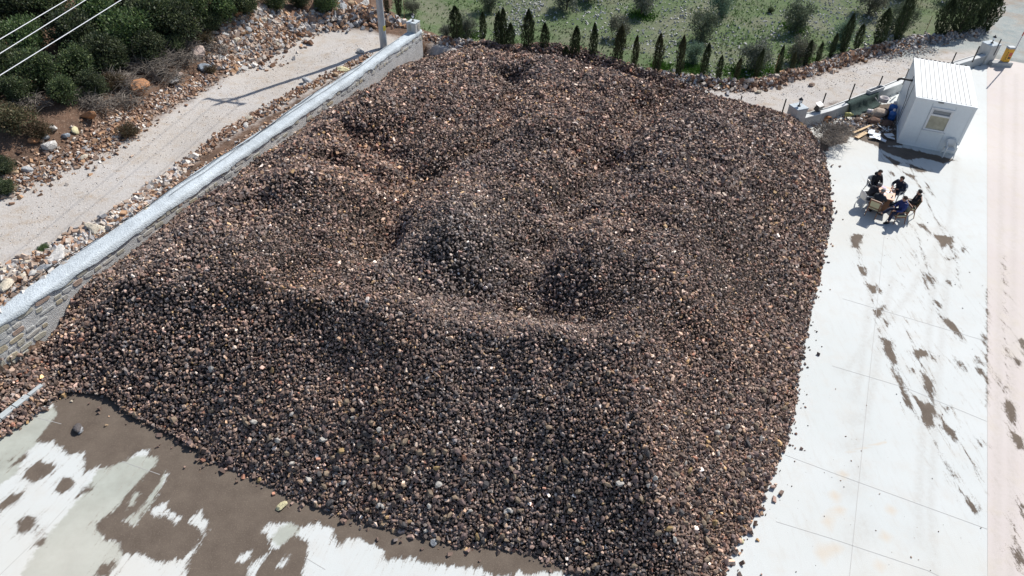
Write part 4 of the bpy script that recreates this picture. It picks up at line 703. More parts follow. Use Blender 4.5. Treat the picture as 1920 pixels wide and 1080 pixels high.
OL = [(882, 38, 24, (874, 70), 'young olive tree behind the first cypress from the pillar'), (920, 2, 24, (917, 22), 'olive tree at the top edge above the second cypress'), (1052, -8, 30, (1062, 18), 'olive tree at the top edge right of the white stone line'), (1165, 34, 24, (1160, 72), 'round olive tree behind the leaning brownish cypress'), (1205, -8, 28, (1202, 27), 'olive tree on a bright green patch with a stone ring'), (1325, 42, 30, (1316, 76), 'broad olive tree in the middle of the stony field'), (1357, 3, 27, (1350, 26), 'olive tree at the top edge above the broad middle one'), (1413, 90, 32, (1413, 130), 'wide olive tree growing close to the bank and the track'), (1498, 74, 28, (1496, 118), 'slender olive tree with two bare stems near the bank'), (1502, 28, 30, (1490, 60), 'olive tree with bright weeds under it in the field'), (1585, 50, 24, (1580, 82), 'pale olive tree hidden behind a leaning cypress'), (1632, 6, 28, (1628, 26), 'forked olive tree at the top edge above the field wall'), (1668, 38, 28, (1682, 62), 'pale olive tree left of the tall leaning cypress'), (1302, 98, 22, (1300, 118), 'small olive tree added behind thin cypresses to stand in for a bluish shadow'), (776, 8, 16, (774, 27), 'thin young olive tree just right of the pole'), (839, 48, 16, (838, 72), 'sparse bare young tree left of the first cypress'), (1700, -20, 30, (1700, -2), 'olive tree beyond the top edge near the tall cypress'), (1780, -15, 26, (1790, 5), 'olive tree behind the large right cypresses'), (1105, -18, 26, (1105, 0), 'olive tree beyond the top edge above the cypress row')]  # the small added tree stands for the bluish shadow of the broad olive
for x, y, r, pb, lb in OL: tree('olive_tree', OLV, x, y, r, lb, 'olive tree', 'olive trees in the field', 1.25, pb=pb)
# cypresses: base pixel, top pixel, width in pixels
def cyp_mesh(R, n, brown):
    z = R.random(n)**.85; prof = np.interp(z, [0, .06, .3, .6, .8, .93, 1], [.4, .62, .95, 1., .72, .36, .05]); a = R.uniform(0, 6.283, n); lump = 1+.22*np.sin(a*3+z*9+R.uniform(0, 6))+.12*np.sin(a*7-z*17)
    r = prof*lump*(R.random(n)**.35)*.5; c = np.stack([r*np.cos(a), r*np.sin(a), z*.97+.02], 1)
    d = np.stack([np.cos(a)*.30, np.sin(a)*.30, np.full(n, .28)], 1)+R.normal(size=(n, 3))*.05
    pal = np.array([(.032, .05, .024), (.043, .066, .03), (.025, .038, .02), (.06, .08, .036)]); col = pal[R.integers(0, 4, n)]*R.uniform(.7, 1.3, (n, 1))
    col = col*(1-brown*z[:, None])+np.array([.10, .078, .042])*brown*z[:, None]*R.uniform(.6, 1.3, (n, 1))
    V, Fq, C = leaves(c, d, R.uniform(.05, .10, n), R.uniform(.03, .06, n), col, R)
    v2 = V.reshape(-1, 4, 3); return np_mesh('crown', V, Fq, leaf_m, C)
CYM = {b: [cyp_mesh(RT, 2600, b) for _ in range(3)] for b in (.05, .45)}
mb = MB(); mb.tube([(0, 0, -.05), (0, 0, .5), (0, 0, .9)], [.09, .06, .01], 7); cyt = mb.mesh('trunk', bark_m)
CY = [((857, 80), (861, 22), 26, 0), ((905, 81), (909, 31), 15, 0), ((934, 92), (932, 34), 19, 0), ((945, 95), (946, 27), 17, 0), ((957, 98), (960, 52), 18, 0), ((989.5, 104.7), (991, 33), 27, 0), ((1021, 109), (1023, 52), 18, 0), ((1060, 120), (1061, 92), 15, 0), ((1076, 122), (1080, 61), 20, 0), ((1111, 126), (1116, 56), 15, 0), ((1155, 130), (1165, 60), 22, 1), ((1187, 136), (1194, 78), 15, 1), ((1230, 143), (1242, 77), 19, 1), ((1270, 148), (1281, 80), 17, 1), ((1315, 150), (1320, 90), 15, 0), ((1345, 154), (1349, 112), 12, 0), ((1377, 154), (1378, 115), 11, 1), ((1415, 150), (1415, 100), 11, 0), ((1456, 143), (1457, 93), 10, 0), ((1482, 139), (1490, 103), 9, 1), ((1508, 125), (1520, 83), 12, 0), ((1531, 119), (1543, 85), 10, 0), ((1556, 107), (1568, 70), 11, 0), ((1578, 99), (1600, 38), 15, 0), ((1605, 92), (1622, 53), 14, 0), ((1644, 88), (1663, 27), 21, 0), ((1678.6, 80), (1717, -8), 17, 0), ((1758, 70), (1776, 9), 27, 0), ((1795, 65), (1830, -15), 36, 0), ((1815, 61), (1837, 22), 24, 0), ((1841, 60), (1878, -8), 30, 0), ((1846, 24), (1862, -40), 24, 0), ((749, 33), (755, -45), 15, 1), ((727, 32), (731, -25), 11, 1)]
ORD = ['first', 'second', 'third', 'fourth', 'fifth', 'sixth', 'seventh', 'eighth', 'ninth', 'tenth', 'eleventh', 'twelfth', 'thirteenth', 'fourteenth', 'fifteenth', 'sixteenth', 'seventeenth', 'eighteenth', 'nineteenth', 'twentieth', 'twenty first', 'twenty second', 'twenty third', 'twenty fourth', 'twenty fifth', 'twenty sixth']
SPC = {0: 'bushy dark cypress nearest the wall end pillar', 5: 'broad cone shaped cypress, darkest behind the heap', 7: 'tiny dark cypress seedling beside a taller one behind the heap crest', 10: 'brownish leaning cypress in front of the round olive tree', 26: 'tall slim cypress leaning far to the right', 27: 'wide cypress standing alone left of the big right clump', 28: 'biggest cypress, left in the clump by the paved lane', 29: 'cypress squeezed in the middle of the clump by the lane', 30: 'tall cypress at the right end of the clump by the lane', 31: 'cypress farther up the paved lane, behind the clump', 32: 'brownish cypress between utility pole and wall end pillar', 33: 'thin cypress partly hidden behind the utility pole'}
for i, (b, tp, wd, br) in enumerate(CY):
    w0 = on(*b); hh = min((np.linalg.norm(pj((w0+[0, 0, h])[None])[0]*[.3, 1]-np.array(tp)*[.3, 1]), h) for h in np.arange(.5, 7, .05))[1]; wm = wd*np.linalg.norm(w0-[0, 0, CH])/FPX
    lb = SPC.get(i) or f"{'brown tinged' if br else 'dark green'} narrow cypress, {ORD[i]} from the wall end pillar in the row"
    t = empty('cypress', w0, lb, 'cypress', 'cypresses along the field edge', RT.uniform(0, 6.28)); cm = CYM[.45 if br else .05][i % 3]
    o = link('crown', cm, t); o.scale = (wm*RT.uniform(.82, .98), wm*RT.uniform(.82, .98), hh*1.2); o.rotation_euler = (RT.uniform(-.05, .05), RT.uniform(-.05, .05), 0); o = link('trunk', cyt, t); o.scale = (wm*.6, wm*.6, hh)
# cut brushwood
def brush(px, py, rpx, n, label, hgt=.35):
    b = on(px, py); r = rpx*np.linalg.norm(b-[0, 0, CH])/FPX; mb = MB(); R = random.Random(int(px))
    for k in range(n):
        a = R.uniform(0, 6.28); q = R.random()**.6; c = Vector((math.cos(a)*r*q, math.sin(a)*r*.6*q, hgt*R.random()*(1-q*.6))); d = Vector((R.gauss(0, 1), R.gauss(0, 1), R.gauss(.12, .35))).normalized(); L_ = r*R.uniform(.25, .75)
        p1 = c+d*L_*.5+Vector((R.gauss(0, .06), R.gauss(0, .06), .06)); p2 = c+d*L_+Vector((R.gauss(0, .1), R.gauss(0, .1), R.gauss(0, .08)))
        c.z = max(c.z, .01); p1.z = max(p1.z, .02); p2.z = max(p2.z, .02); mb.tube([c, p1, p2], [.014, .01, .004], 3, False)
    o = mb.build('brushwood', twig_m, loc=b); tag(o, label, 'brushwood', 'heaps of cut brushwood', None)
for a in [(210, 155, 36, 420, 'heap of bare grey branches left of the small dark bush'), (265, 128, 42, 520, 'largest tangle of cut grey branches in the middle of the thicket edge'), (300, 108, 36, 420, 'grey branches below the bright green tree'), (180, 203, 28, 320, 'bleached twigs lying over the rust red boulder'), (248, 172, 26, 260, 'grey twigs around the orange topped boulder'), (345, 88, 28, 280, 'branches at the right end of the brushwood below the rounded tree'), (60, 200, 28, 200, 'pale bare twigs on the dead brown bush'), (360, 66, 24, 220, 'grey branch pile touching the rock mound'), (312, 148, 32, 300, 'low spread of grey brushwood right of the orange topped boulder'), (228, 196, 30, 280, 'brown grey brushwood between the two big orange boulders'), (345, 118, 30, 260, 'thin brushwood over the pinkish flat rock'), (150, 188, 26, 220, 'brushwood right of the dead brown bush'), (400, 98, 26, 200, 'twigs at the left foot of the rock mound')]: brush(*a, hgt=.55)
# field stones and grass
def in_field(n, R): 
    x = R.uniform(-12, 48, n); y = R.uniform(36, 95, n); p = np.stack([x, y], 1); k = inside(p, field) & (sdf(p, back) < -.3); p = p[k]; P3 = np.column_stack([p, zraw(p)]); return P3[inview(P3, 120)]
p = in_field(190000, R2); dn = fbm(p[:, 0]*.16, p[:, 1]*.10, 61, 4); ln_ = W([(1000, 5), (985, 25), (965, 45), (950, 60)], .35); strp = segdist(p[:, :2], ln_) < .9
k = (R2.random(len(p)) < .015+.33*ss(.47, .62, dn)) | (strp & (R2.random(len(p)) < .9)); p = p[k]; s = .03+.13*R2.random(len(p))**2.4; p[:, 2] += s*.15
v, f, cc = scatter(p, s, np.array([(.50, .50, .48), (.40, .41, .41), (.56, .55, .52), (.33, .34, .34)])[R2.integers(0, 4, len(p))]*R2.uniform(.75, 1.1, (len(p), 1)), T12, R2, .6)
tag(link('field_stones', np_mesh('field_stones', v, f, rub_m, cc)), 'countless pale limestone pieces strewn over the green field', 'stones', kind='stuff')
p = in_field(90000, R2); gn = fbm(p[:, 0]*.2+9, p[:, 1]*.14, 71, 4); k = R2.random(len(p)) < .12+.8*ss(.42, .58, gn); p = p[k][:34000]; gn = fbm(p[:, 0]*.3+4, p[:, 1]*.2, 33, 3)
cg = np.array([(.10, .18, .055), (.13, .20, .075), (.165, .20, .105), (.19, .205, .13)])[np.clip((gn*6-1.2+R2.normal(size=len(p))*.7).astype(int), 0, 3)]*R2.uniform(.7, 1.2, (len(p), 1))
d = R2.normal(size=p.shape)*.8+np.array([0, 0, .9]); p[:, 2] += .05; v, f, cc = leaves(p, d, R2.uniform(.08, .24, len(p)), R2.uniform(.05, .14, len(p)), cg, R2)
tag(link('grass', np_mesh('grass', v, f, leaf_m, cc)), 'rough green grass and weeds of the stony field', 'grass', kind='stuff')
for x, y, r, in [(1205, 26, 22), (1385, 138, 26), (1500, 108, 20), (1490, 52, 18), (1240, 125, 14), (1020, 95, 10), (880, 66, 14), (1300, 130, 20), (1430, 130, 26)]:
    c0 = on(x, y); rr = r*np.linalg.norm(c0-[0, 0, CH])/FPX; n = 900; q = c0[:2]+R2.normal(size=(n, 2))*rr*np.array([.55, .7]); q = q[inside(q, field)]; n = len(q)
    pz = np.column_stack([q, zraw(q)+.07*R2.random(n)]); v, f, cc = leaves(pz, R2.normal(size=(n, 3))*.6+np.array([0, 0, .7]), R2.uniform(.12, .3, n), R2.uniform(.04, .1, n), np.array([(.06, .14, .02)])*R2.uniform(.6, 1.3, (n, 1)), R2)
    tag(link('weeds', np_mesh('weeds', v, f, leaf_m, cc)), 'bright green patch of weeds in the field', 'weeds', kind='stuff')
rust = mat('rusty_iron', (.20, .085, .04), noise=[(20, .3)], rough=.9)
for b, h, lb in [((1221, 139), 1.15, 'thin rusty stake left of the thirteenth cypress'), ((1140, 128), 1.0, 'thin dark stake between two brownish cypresses'), ((1376, 153), 1.35, 'rusty stake in front of the seventeenth cypress'), ((1448, 148), 1.5, 'rusty stake beside the nineteenth cypress'), ((1732, 68), 1.4, 'red rusty stake left of the lone wide cypress'), ((759, 44), 1.5, 'rusty stake behind the wall end pillar'), ((697, 30), 1.4, 'rusty stake left of the utility pole'), ((1795, 62), 1.4, 'pale stake before the biggest cypress')]:
    o = MB().tube([(0, 0, -.2), (.01, 0, h*.5), (.03, .02, h)], .016, 6).build('stake', rust, loc=on(*b)); tag(o, lb, 'stake', 'rusty stakes of the field fence')

# ---------------------------------------------------------------- utility pole and power lines
galv = mat('galvanised_steel', (.42, .44, .46), noise=[(2, .12), (30, .08)], rough=.5, metal=.35, spec=.4)
pb = on(720, 90); pb[2] -= .1; PH = 11.4
pole = empty('utility_pole', pb, 'grey tapered metal utility pole with a small yellow plate behind the stone wall', 'utility pole')
MB().lathe([(.225, -.3), (.22, 1.), (.18, 5), (.12, PH-.6), (.11, PH)], n=12).build('shaft', galv, pole)
wdir = np.array([.18, 1.0, 0]); wdir /= np.linalg.norm(wdir); perp = np.array([wdir[1], -wdir[0], 0]); tips = []
mb = MB(); mb.bar(tuple(-perp*1.1+[0, 0, PH-.5]), tuple(perp*1.1+[0, 0, PH-.5]), .12, .14); mb.bar(tuple(-perp*.7+[0, 0, PH-.5]), (0, 0, PH-1.2), .06, .06); mb.bar(tuple(perp*.7+[0, 0, PH-.5]), (0, 0, PH-1.2), .06, .06); mb.build('crossarm', galv, pole)
ins = mat('insulator', (.25, .12, .08), rough=.25, spec=.6)
for q in (-1., 0., 1.):
    p = perp*q+[0, 0, PH-.42 if q else PH]; MB().lathe([(.05, 0), (.08, .03), (.05, .07), (.08, .11), (.05, .15), (.07, .19), (.03, .24)], c=tuple(p), n=8).build('insulator', ins, pole); tips.append(pb+p+[0, 0, .24])
u_ = bp(723, 46)-np.array([0, 0, CH]); MB().box((.17, -.13, 1.35), (.2, .02, .28), rz=.9).build('warning_plate', mat('yellow_plate', (.62, .50, .08), rough=.5), pole)
wm = mat('power_line', (.72, .74, .76), rough=.35, metal=.3, spec=.5)
for tp, y, lb in zip(tips, (52, 78, 118), ('upper', 'middle', 'lowest')):
    e = bp(0, y, 10.6); d = e-tp; mb = MB(); pts = []
    for i in range(41): q = i/40*1.9; pts.append(tuple(tp+d*q+[0, 0, -.25*math.sin(min(q/1.9, 1)*math.pi)+.25*math.sin(math.pi/1.9)*0]))
    mb.tube(pts, .011, 6); tag(mb.build('power_line', wm), f'{lb} of the three pale power lines crossing the top left corner', 'power line', 'power lines')

# ---------------------------------------------------------------- portable cabin
CX, CY_, CYAW = 20.324, 33.433, math.radians(-21.742); CW, CD, CHH = 2.83, 5.5, 2.62
cab = empty('portable_cabin', (CX, CY_, 0), 'white portable site cabin with ribbed flat roof and one window, standing on the concrete', 'cabin', None, CYAW)
wpan = mat('cabin_panel', (.72, .76, .77), noise=[(.8, .04), (9, .03)], rough=.45, spec=.4); wtrim = mat('cabin_trim', (.74, .77, .77), noise=[(3, .04)], rough=.4, spec=.4); wroof = mat('cabin_roof', (.55, .57, .57), noise=[(1.2, .06), (14, .05)], rough=.5, spec=.35); blk = mat('black_gap', (.025, .025, .028), rough=.7)
MB().box((CW/2, CD/2, CHH/2), (CW-.12, CD-.12, CHH-.2)).build('inner_shell', blk, cab)
for k, (a, b) in enumerate([(.13, .86), (.87, 1.94), (1.95, CW-.13)]):                      # front panels
    if k == 1:
        for (x0, x1, z0, z1) in ((a, .93, .12, 2.5), (1.91, b, .12, 2.5), (.932, 1.908, .12, 1.05), (.932, 1.908, 2.25, 2.5)): MB().box(((x0+x1)/2, .045, (z0+z1)/2), (x1-x0, .05, z1-z0)).build('wall_panel', wpan, cab)
    else: MB().box(((a+b)/2, .045, 1.31), (b-a, .05, 2.38)).build('wall_panel', wpan, cab)
    MB().box(((a+b)/2, CD-.045, 1.31), (b-a, .05, 2.38)).build('wall_panel', wpan, cab)
n = 5; st_ = (CD-.26)/n
for k in range(n):
    for x in (.045, CW-.045): MB().box((x, .13+st_*(k+.5), 1.31), (.05, st_-.012, 2.38)).build('wall_panel', wpan, cab)
for x in (.065, CW-.065):
    for y in (.065, CD-.065): MB().box((x, y, 1.26), (.13, .13, 2.5)).build('corner_post', wtrim, cab, bevel=.012)
for y in (.06, CD-.06):
    MB().box((CW/2, y, .06), (CW-.262, .12, .12)).build('base_rail', wtrim, cab); MB().box((CW/2, y-.0, CHH-.06), (CW+.02, .15, .14)).build('roof_rail', wtrim, cab, bevel=.01)
for x in (.06, CW-.06):
    MB().box((x, CD/2, .06), (.12, CD-.262, .12)).build('base_rail', wtrim, cab); MB().box((x, CD/2, CHH-.06), (.15, CD-.15, .14)).build('roof_rail', wtrim, cab, bevel=.01)
n = 12; sw = (CW-.16)/n
for k in range(n):
    x = .08+sw*(k+.5); o = MB().box((x, CD/2, CHH+.012), (sw-.028, CD-.16, .022)).build('roof_sheet', wroof, cab)
    if k: MB().box((x-sw/2, CD/2, CHH+.018), (.02, CD-.16, .05)).build('seam', mat('roof_seam', (.36, .37, .37), rough=.6), o)
    MB().box((x, CD-.005, CHH+.03), (sw*.55, .03, .03)).build('drain_slot', blk, cab)
wf = mat('window_frame_white', (.72, .72, .71), rough=.35, spec=.45); gl = mat('window_glass', (.16, .18, .20), rough=.08, spec=.8); bl = mat('window_blind', (.42, .39, .29), noise=[(3, .25)], rough=.6)
win = MB().box((1.42, .03, 1.65), (1.0, .05, .08), rz=0).v and None
mb = MB()
for (x0, x1, z0, z1) in ((.90, .985, 1.03, 2.27), (1.855, 1.94, 1.03, 2.27), (.985, 1.855, 1.03, 1.115), (.985, 1.855, 2.185, 2.27), (.985, 1.855, 1.83, 1.90)): mb.box(((x0+x1)/2, .005, (z0+z1)/2), (x1-x0, .07, z1-z0))
win = mb.build('window', wf, cab, bevel=.006); MB().box((1.42, .03, 1.473), (.87, .02, .715)).build('pane', bl, win); MB().box((1.42, .03, 2.04), (.87, .02, .285)).build('pane', gl, win)
mb = MB()
for (x0, x1, z0, z1) in ((.99, 1.02, 1.905, 2.18), (1.82, 1.85, 1.905, 2.18), (1.02, 1.82, 1.905, 1.93), (1.02, 1.82, 2.155, 2.18)): mb.box(((x0+x1)/2, -.012, (z0+z1)/2), (x1-x0, .06, z1-z0))
mb.build('vent_sash', wf, win); MB().box((1.42, -.035, 1.02), (1.1, .1, .025)).build('sill', wf, win)
MB().box((1.18, -.022, CHH-.055), (.25, .02, .07)).build('vent_plate', mat('grey_plastic', (.20, .21, .20), rough=.5), cab)
MB().tube([(.02, 3.08, 2.25), (-.55, 3.08, 2.25), (-.66, 3.08, 2.22), (-.70, 3.08, 2.1)], .055, 10).build('stovepipe', mat('stove_black', (.018, .018, .02), rough=.45, spec=.4), cab)
MB().tube([(-.0, 3.15, 2.5), (-.02, 3.1, 1.8), (-.02, 2.5, 1.35), (-.02, 2.3, .2)], .013, 5).build('electric_cable', MATS['cable_black'], cab); MB().tube([(-.0, 2.0, 2.5), (-.02, 1.98, .1)], .011, 5).build('electric_cable', MATS['cable_black'], cab)

# ---------------------------------------------------------------- barrier gate
yl = mat('barrier_yellow', (.68, .36, .03), noise=[(6, .08)], rough=.45, spec=.4)
gb = empty('concrete_block', (31.35, 44.25, 0), 'low grey concrete plinth under the yellow barrier cabinet by the gate pillar', 'plinth', None, math.radians(2))
MB().box((0, 0, .13), (1.35, .55, .26)).build('plinth_body', MATS['cast_concrete'], gb, bevel=.02)
bg = empty('barrier_gate', (31.62, 44.32, .26), 'yellow barrier cabinet with its red and white boom raised upright beside the gate pillar', 'barrier', None, math.radians(2))
MB().box((0, 0, .42), (.42, .32, .84)).build('cabinet', yl, bg, bevel=.02); MB().box((0, 0, .90), (.44, .34, .12)).build('lid', mat('grey_paint', (.34, .37, .39), rough=.45), bg, bevel=.02)
MB().box((.06, -.166, .5), (.2, .012, .24)).build('warning_label', mat('label_red', (.52, .12, .08), rough=.5), bg); MB().box((.06, -.166, .27), (.16, .012, .12)).build('warning_label', mat('label_dark', (.05, .04, .04), rough=.5), bg)
for k in range(5): MB().box((-.145, -.166, .2+.11*k), (.05, .012, .07)).build('label_mark', MATS['label_dark'], bg)
arm = MB().tube([(.24, -.1, .7), (.26, -.1, 4.6)], .035, 8).build('boom', mat('boom_white', (.62, .58, .57), rough=.4), bg)
for k in range(5): MB().tube([(.245+.001*k, -.1, 1.7+.62*k), (.246+.001*k, -.1, 1.95+.62*k)], .038, 8).build('red_band', mat('boom_red', (.50, .07, .05), rough=.4), arm)

# ---------------------------------------------------------------- clutter between low wall and cabin
def at0(px, py, z=.008): return tuple(bp(px, py, z))
wood = mat('raw_timber', (.55, .40, .24), noise=[(3, .15), (25, .12)], rough=.8); brd = mat('white_board', (.62, .65, .68), noise=[(3, .06)], rough=.5)
def plank(a, b, w_, h_, label, m_=wood): p = np.array(bp(*a, .1)); q = np.array(bp(*b, .06)); o = MB().bar(tuple(p), tuple(q), w_, h_).build('plank', m_, bevel=.004); tag(o, label, 'plank')
plank((1600, 249), (1647, 229), .13, .035, 'long pale timber plank lying across the rubbish beside the cabin'); plank((1606, 258), (1624, 248), .24, .03, 'short wide yellowish plank on the concrete before the long one')
for i, (x, y, a, sx, sy, lb) in enumerate([(1657, 241, .6, .34, .62, 'upright grey white board nearest the cabin wall'), (1634, 247, -.5, .3, .8, 'long white board slanting at the back of the board pile'), (1646, 257, .3, .5, .34, 'white board at the front of the board pile'), (1641, 252, .9, .3, .5, 'white board in the middle of the board pile'), (1667, 253, .2, .5, .26, 'grey board at the right end of the board pile'), (1670, 258, -.3, .42, .24, 'thin board lowest at the right of the board pile'), (1654, 262, 1.0, .2, .42, 'broken white strip below the board pile'), (1636, 257, 1.3, .2, .3, 'small white offcut left of the board pile')]):
    o = MB().box((0, 0, 0), (sx, sy, .025)).build('board', brd, loc=at0(x, y, .07+.02*(i % 4))); o.rotation_euler = (.12*(-1)**i, .14*(i % 3-1)+(.55 if i == 0 else 0), a); tag(o, lb, 'board', 'white boards thrown beside the cabin')
blue = mat('blue_plastic', (.02, .11, .36), rough=.3, spec=.5)
def jug(px, py, s, tilt, label, nm='water_jug', m_=None):
    p = bp(px, py, .02); t = empty(nm, p, label, 'container', None, 1.); R = Matrix.Rotation(tilt, 3, 'X'); z0 = .16*s if tilt else 0
    MB().lathe([(.13*s, 0), (.15*s, .04*s), (.15*s, .16*s), (.14*s, .18*s), (.15*s, .2*s), (.15*s, .34*s), (.06*s, .42*s)], c=(0, 0, z0), n=14, R=R).build('body', m_ or blue, t, True); MB().lathe([(.06*s, .42*s), (.06*s, .50*s), (.045*s, .51*s)], c=(0, 0, z0), n=10, R=R).build('cap', MATS['boom_white'] if m_ is None else m_, t)
jug(1670, 214, 1.5, 0, 'large blue plastic drum against the cabin side, rear'); jug(1670, 224, 1.25, 0, 'blue plastic water drum in front of the larger one'); 
jug(1624, 213, .95, 1.45, 'white plastic canister lying on its side among the rubbish', 'canister', MATS['boom_white']); jug(1583, 219, .85, 1.3, 'dull yellow green can lying by the green net', 'canister', mat('olive_can', (.34, .33, .12), rough=.5))
t = empty('tin', bp(1548, 228), 'rusty orange tin lying at the foot of the low wall', 'tin', None, .6); R = Matrix.Rotation(1.5, 3, 'X')
MB().lathe([(.17, -.2), (.18, -.18), (.18, .2), (.17, .21)], c=(0, 0, .18), n=14, R=R).build('can', mat('rust_tin', (.33, .15, .06), noise=[(8, .35)], rough=.8), t, True); MB().lathe([(.15, .2), (.15, .215)], c=(0, 0, .18), n=14, R=R).build('opening', blk, t)
t = empty('pot', bp(1651, 203), 'white enamel pot standing on the pile of sacks', 'pot'); MB().lathe([(.13, .38), (.22, .42), (.25, .62), (.26, .66), (.22, .66), (.2, .5)], n=16).build('bowl', MATS['boom_white'], t, True); MB().tube([(.25, 0, .6), (.36, 0, .62), (.36, .1, .62)], .018, 6).build('handle', MATS['boom_white'], t)
def sack(px, py, s, rz, col, label):
    mb = MB(); mb.ell((0, 0, .17*s), (.42*s, .25*s, .19*s), n=14, m=8); me_ = mb.mesh('sack', mat('sack_'+label[:5].strip(), col, noise=[(4, .25), (30, .15)], bump=(9, .9, .05), rough=.95), True)
    for v in me_.vertices: n_ = float(vn(v.co.x*6+px, v.co.y*6+v.co.z*5, 3)); v.co *= .85+.3*n_; v.co.z = max(v.co.z, 0)
    o = link('sack', me_); o.location = bp(px, py); o.rotation_euler = (0, 0, rz); tag(o, label, 'sack')
sack(1645, 219, 1.35, .4, (.40, .33, .27), 'beige lumpy sack beside the blue drums'); sack(1655, 216, 1.1, 1.2, (.11, .08, .06), 'dark brown sack behind the beige one'); sack(1636, 231, .9, .1, (.16, .10, .075), 'brown crumpled sack above the long plank'); sack(1662, 236, .9, .5, (.12, .075, .06), 'reddish brown bundle beside the cabin side'); sack(1606, 228, .6, .9, (.14, .1, .08), 'small dark bundle left of the sacks')
o = MB().tube([tuple(bp(1627, 231, .05)), tuple(bp(1644, 204, .75))], .018, 6).build('broom_handle', wood); tag(o, 'thin wooden pole leaning on the sacks', 'pole')
mb = MB(); p = bp(1650, 196, .3); mb.tube([tuple(bp(1641, 183, .62)), tuple(bp(1649, 193, .35)), tuple(bp(1656, 191, .4)), tuple(bp(1655, 189, .5))], .025, 6); tag(mb.build('bent_pipe', MATS['boom_white']), 'bent white pipe leaning against the low wall', 'pipe')
fl = np.array(bp(1534, 207, RWZ+.06)); t = empty('floodlight', fl, 'boxy black floodlight with white top fixed on the low wall', 'floodlight', None, .6)
MB().box((0, 0, .18), (.46, .26, .34), R=Matrix.Rotation(.35, 3, 'X')).build('housing', MATS['lamp_black'], t, bevel=.02); MB().box((0, .06, .37), (.44, .24, .03), R=Matrix.Rotation(.35, 3, 'X')).build('lid', MATS['boom_white'], t); MB().bar((0, -.05, -.1), (0, 0, .1), .06, .04).build('bracket', MATS['lamp_black'], t)
tp_ = np.array(bp(1640, 172, RWZ)); t = empty('trough', tp_, 'grey metal trough lying on top of the low wall near the cabin', 'trough', None, math.radians(34))
MB().box((0, 0, .03), (1.3, .26, .04)).build('bottom', galv, t); MB().box((0, .13, .12), (1.3, .03, .2)).build('side', galv, t); MB().box((0, -.13, .12), (1.3, .03, .2)).build('side', galv, t); MB().box((.65, 0, .12), (.03, .27, .2)).build('end_plate', galv, t); MB().box((-.65, 0, .12), (.03, .27, .2)).build('end_plate', galv, t)
net = mat('green_net', (.035, .06, .055), noise=[(5, .35), (40, .4)], bump=(35, .8, .04), rough=.95)
seg = fine[(fine[:, 0] > 18.2) & (fine[:, 0] < 21.3)]; seg = np.array([seg[0]+(seg[-1]-seg[0])*q for q in np.linspace(0, 1, 26)]); seg = np.column_stack([seg[:, 0], np.interp(seg[:, 0], fine[:, 0], fine[:, 1])]); prof = [(.30, RWZ+.015), (.1, RWZ+.03), (-.03, RWZ+.01), (-.10, .45), (-.16, .25), (-.26, .10), (-.42, .05), (-.6, .02)]
vs = []; fs = []
for i in range(len(seg)):
    for j, (o_, z_) in enumerate(prof):
        e = float(vn(i*.6, j*.8, 14))-.5; sc_ = 1 if j < 3 else .55+.9*float(vn(i*.25, 3, 8)); p = offs(seg, o_*sc_-abs(e)*.1)[i]; vs.append((p[0], p[1], max(z_+e*.10*(j > 2), .02+.01*j)))
for i in range(len(seg)-1):
    for j in range(len(prof)-1): fs.append((i*8+j, i*8+j+1, i*8+9+j, i*8+8+j))
mb = MB(); mb.add(vs, fs); o = mb.build('shade_net', net, smooth=True); sd_ = o.modifiers.new('solid', 'SOLIDIFY'); sd_.thickness = .02; tag(o, 'dark green shade net draped over the low wall', 'net')
brush(1562, 247, 34, 420, 'low grey green heap of dry twigs at the right edge of the stone heap', .3); brush(1558, 262, 26, 200, 'second smaller spread of twigs at the concrete edge', .15)
R3 = np.random.default_rng(8); n = 900; q = bp(1620, 235)[:2]+R3.normal(size=(n, 2))*np.array([1.3, .55]); s = .03+.13*R3.random(n)**3; k = inside(q, YARD); q, s = q[k], s[k]
v, f, cc = scatter(np.column_stack([q, s*.3]), s, np.array([(.45, .4, .36), (.2, .13, .1), (.12, .1, .09), (.6, .6, .6), (.3, .2, .14)])[R3.integers(0, 5, len(q))], T12, R3); tag(link('debris', np_mesh('debris', v, f, rub_m, cc)), 'small broken debris scattered between low wall and cabin', 'debris', kind='stuff')
n = 150; c0 = W([(1700, 440), (1640, 840), (1720, 900), (1620, 960), (1500, 900), (1880, 600)])[R3.integers(0, 6, n)]; q = c0+R3.normal(size=(n, 2))*np.array([1.6, 2.6]); s = .01+.035*R3.random(n)**3; k = inside(q, YARD) & ~inside(q, PILE); q, s = q[k], s[k]
v, f, cc = scatter(np.column_stack([q, s*.25]), s, np.array([(.2, .14, .1), (.12, .1, .09), (.3, .2, .14)])[R3.integers(0, 3, len(q))], T12, R3); tag(link('grit', np_mesh('grit', v, f, rub_m, cc)), 'specks of grit and mud on the white concrete', 'grit', kind='stuff')
# segmented metal channel in the gravel at lower left
t = empty('metal_channel', (*W([(40, 755)])[0], .1), 'pale grey segmented channel half buried in the stones at the lower left', 'channel'); a_, b_ = bp(-30, 808, .22), bp(80, 722, .22); b0 = np.array(t.location)
for k in range(4):
    p = a_+(b_-a_)*(k/4+.006)-b0; q = a_+(b_-a_)*((k+1)/4-.006)-b0; wd_ = .22 if k < 3 else .14; MB().bar(tuple(p), tuple(q), wd_, .12).build('channel_segment', mat('channel_grey', (.42, .46, .47), noise=[(4, .1)], rough=.5), t, bevel=.01)

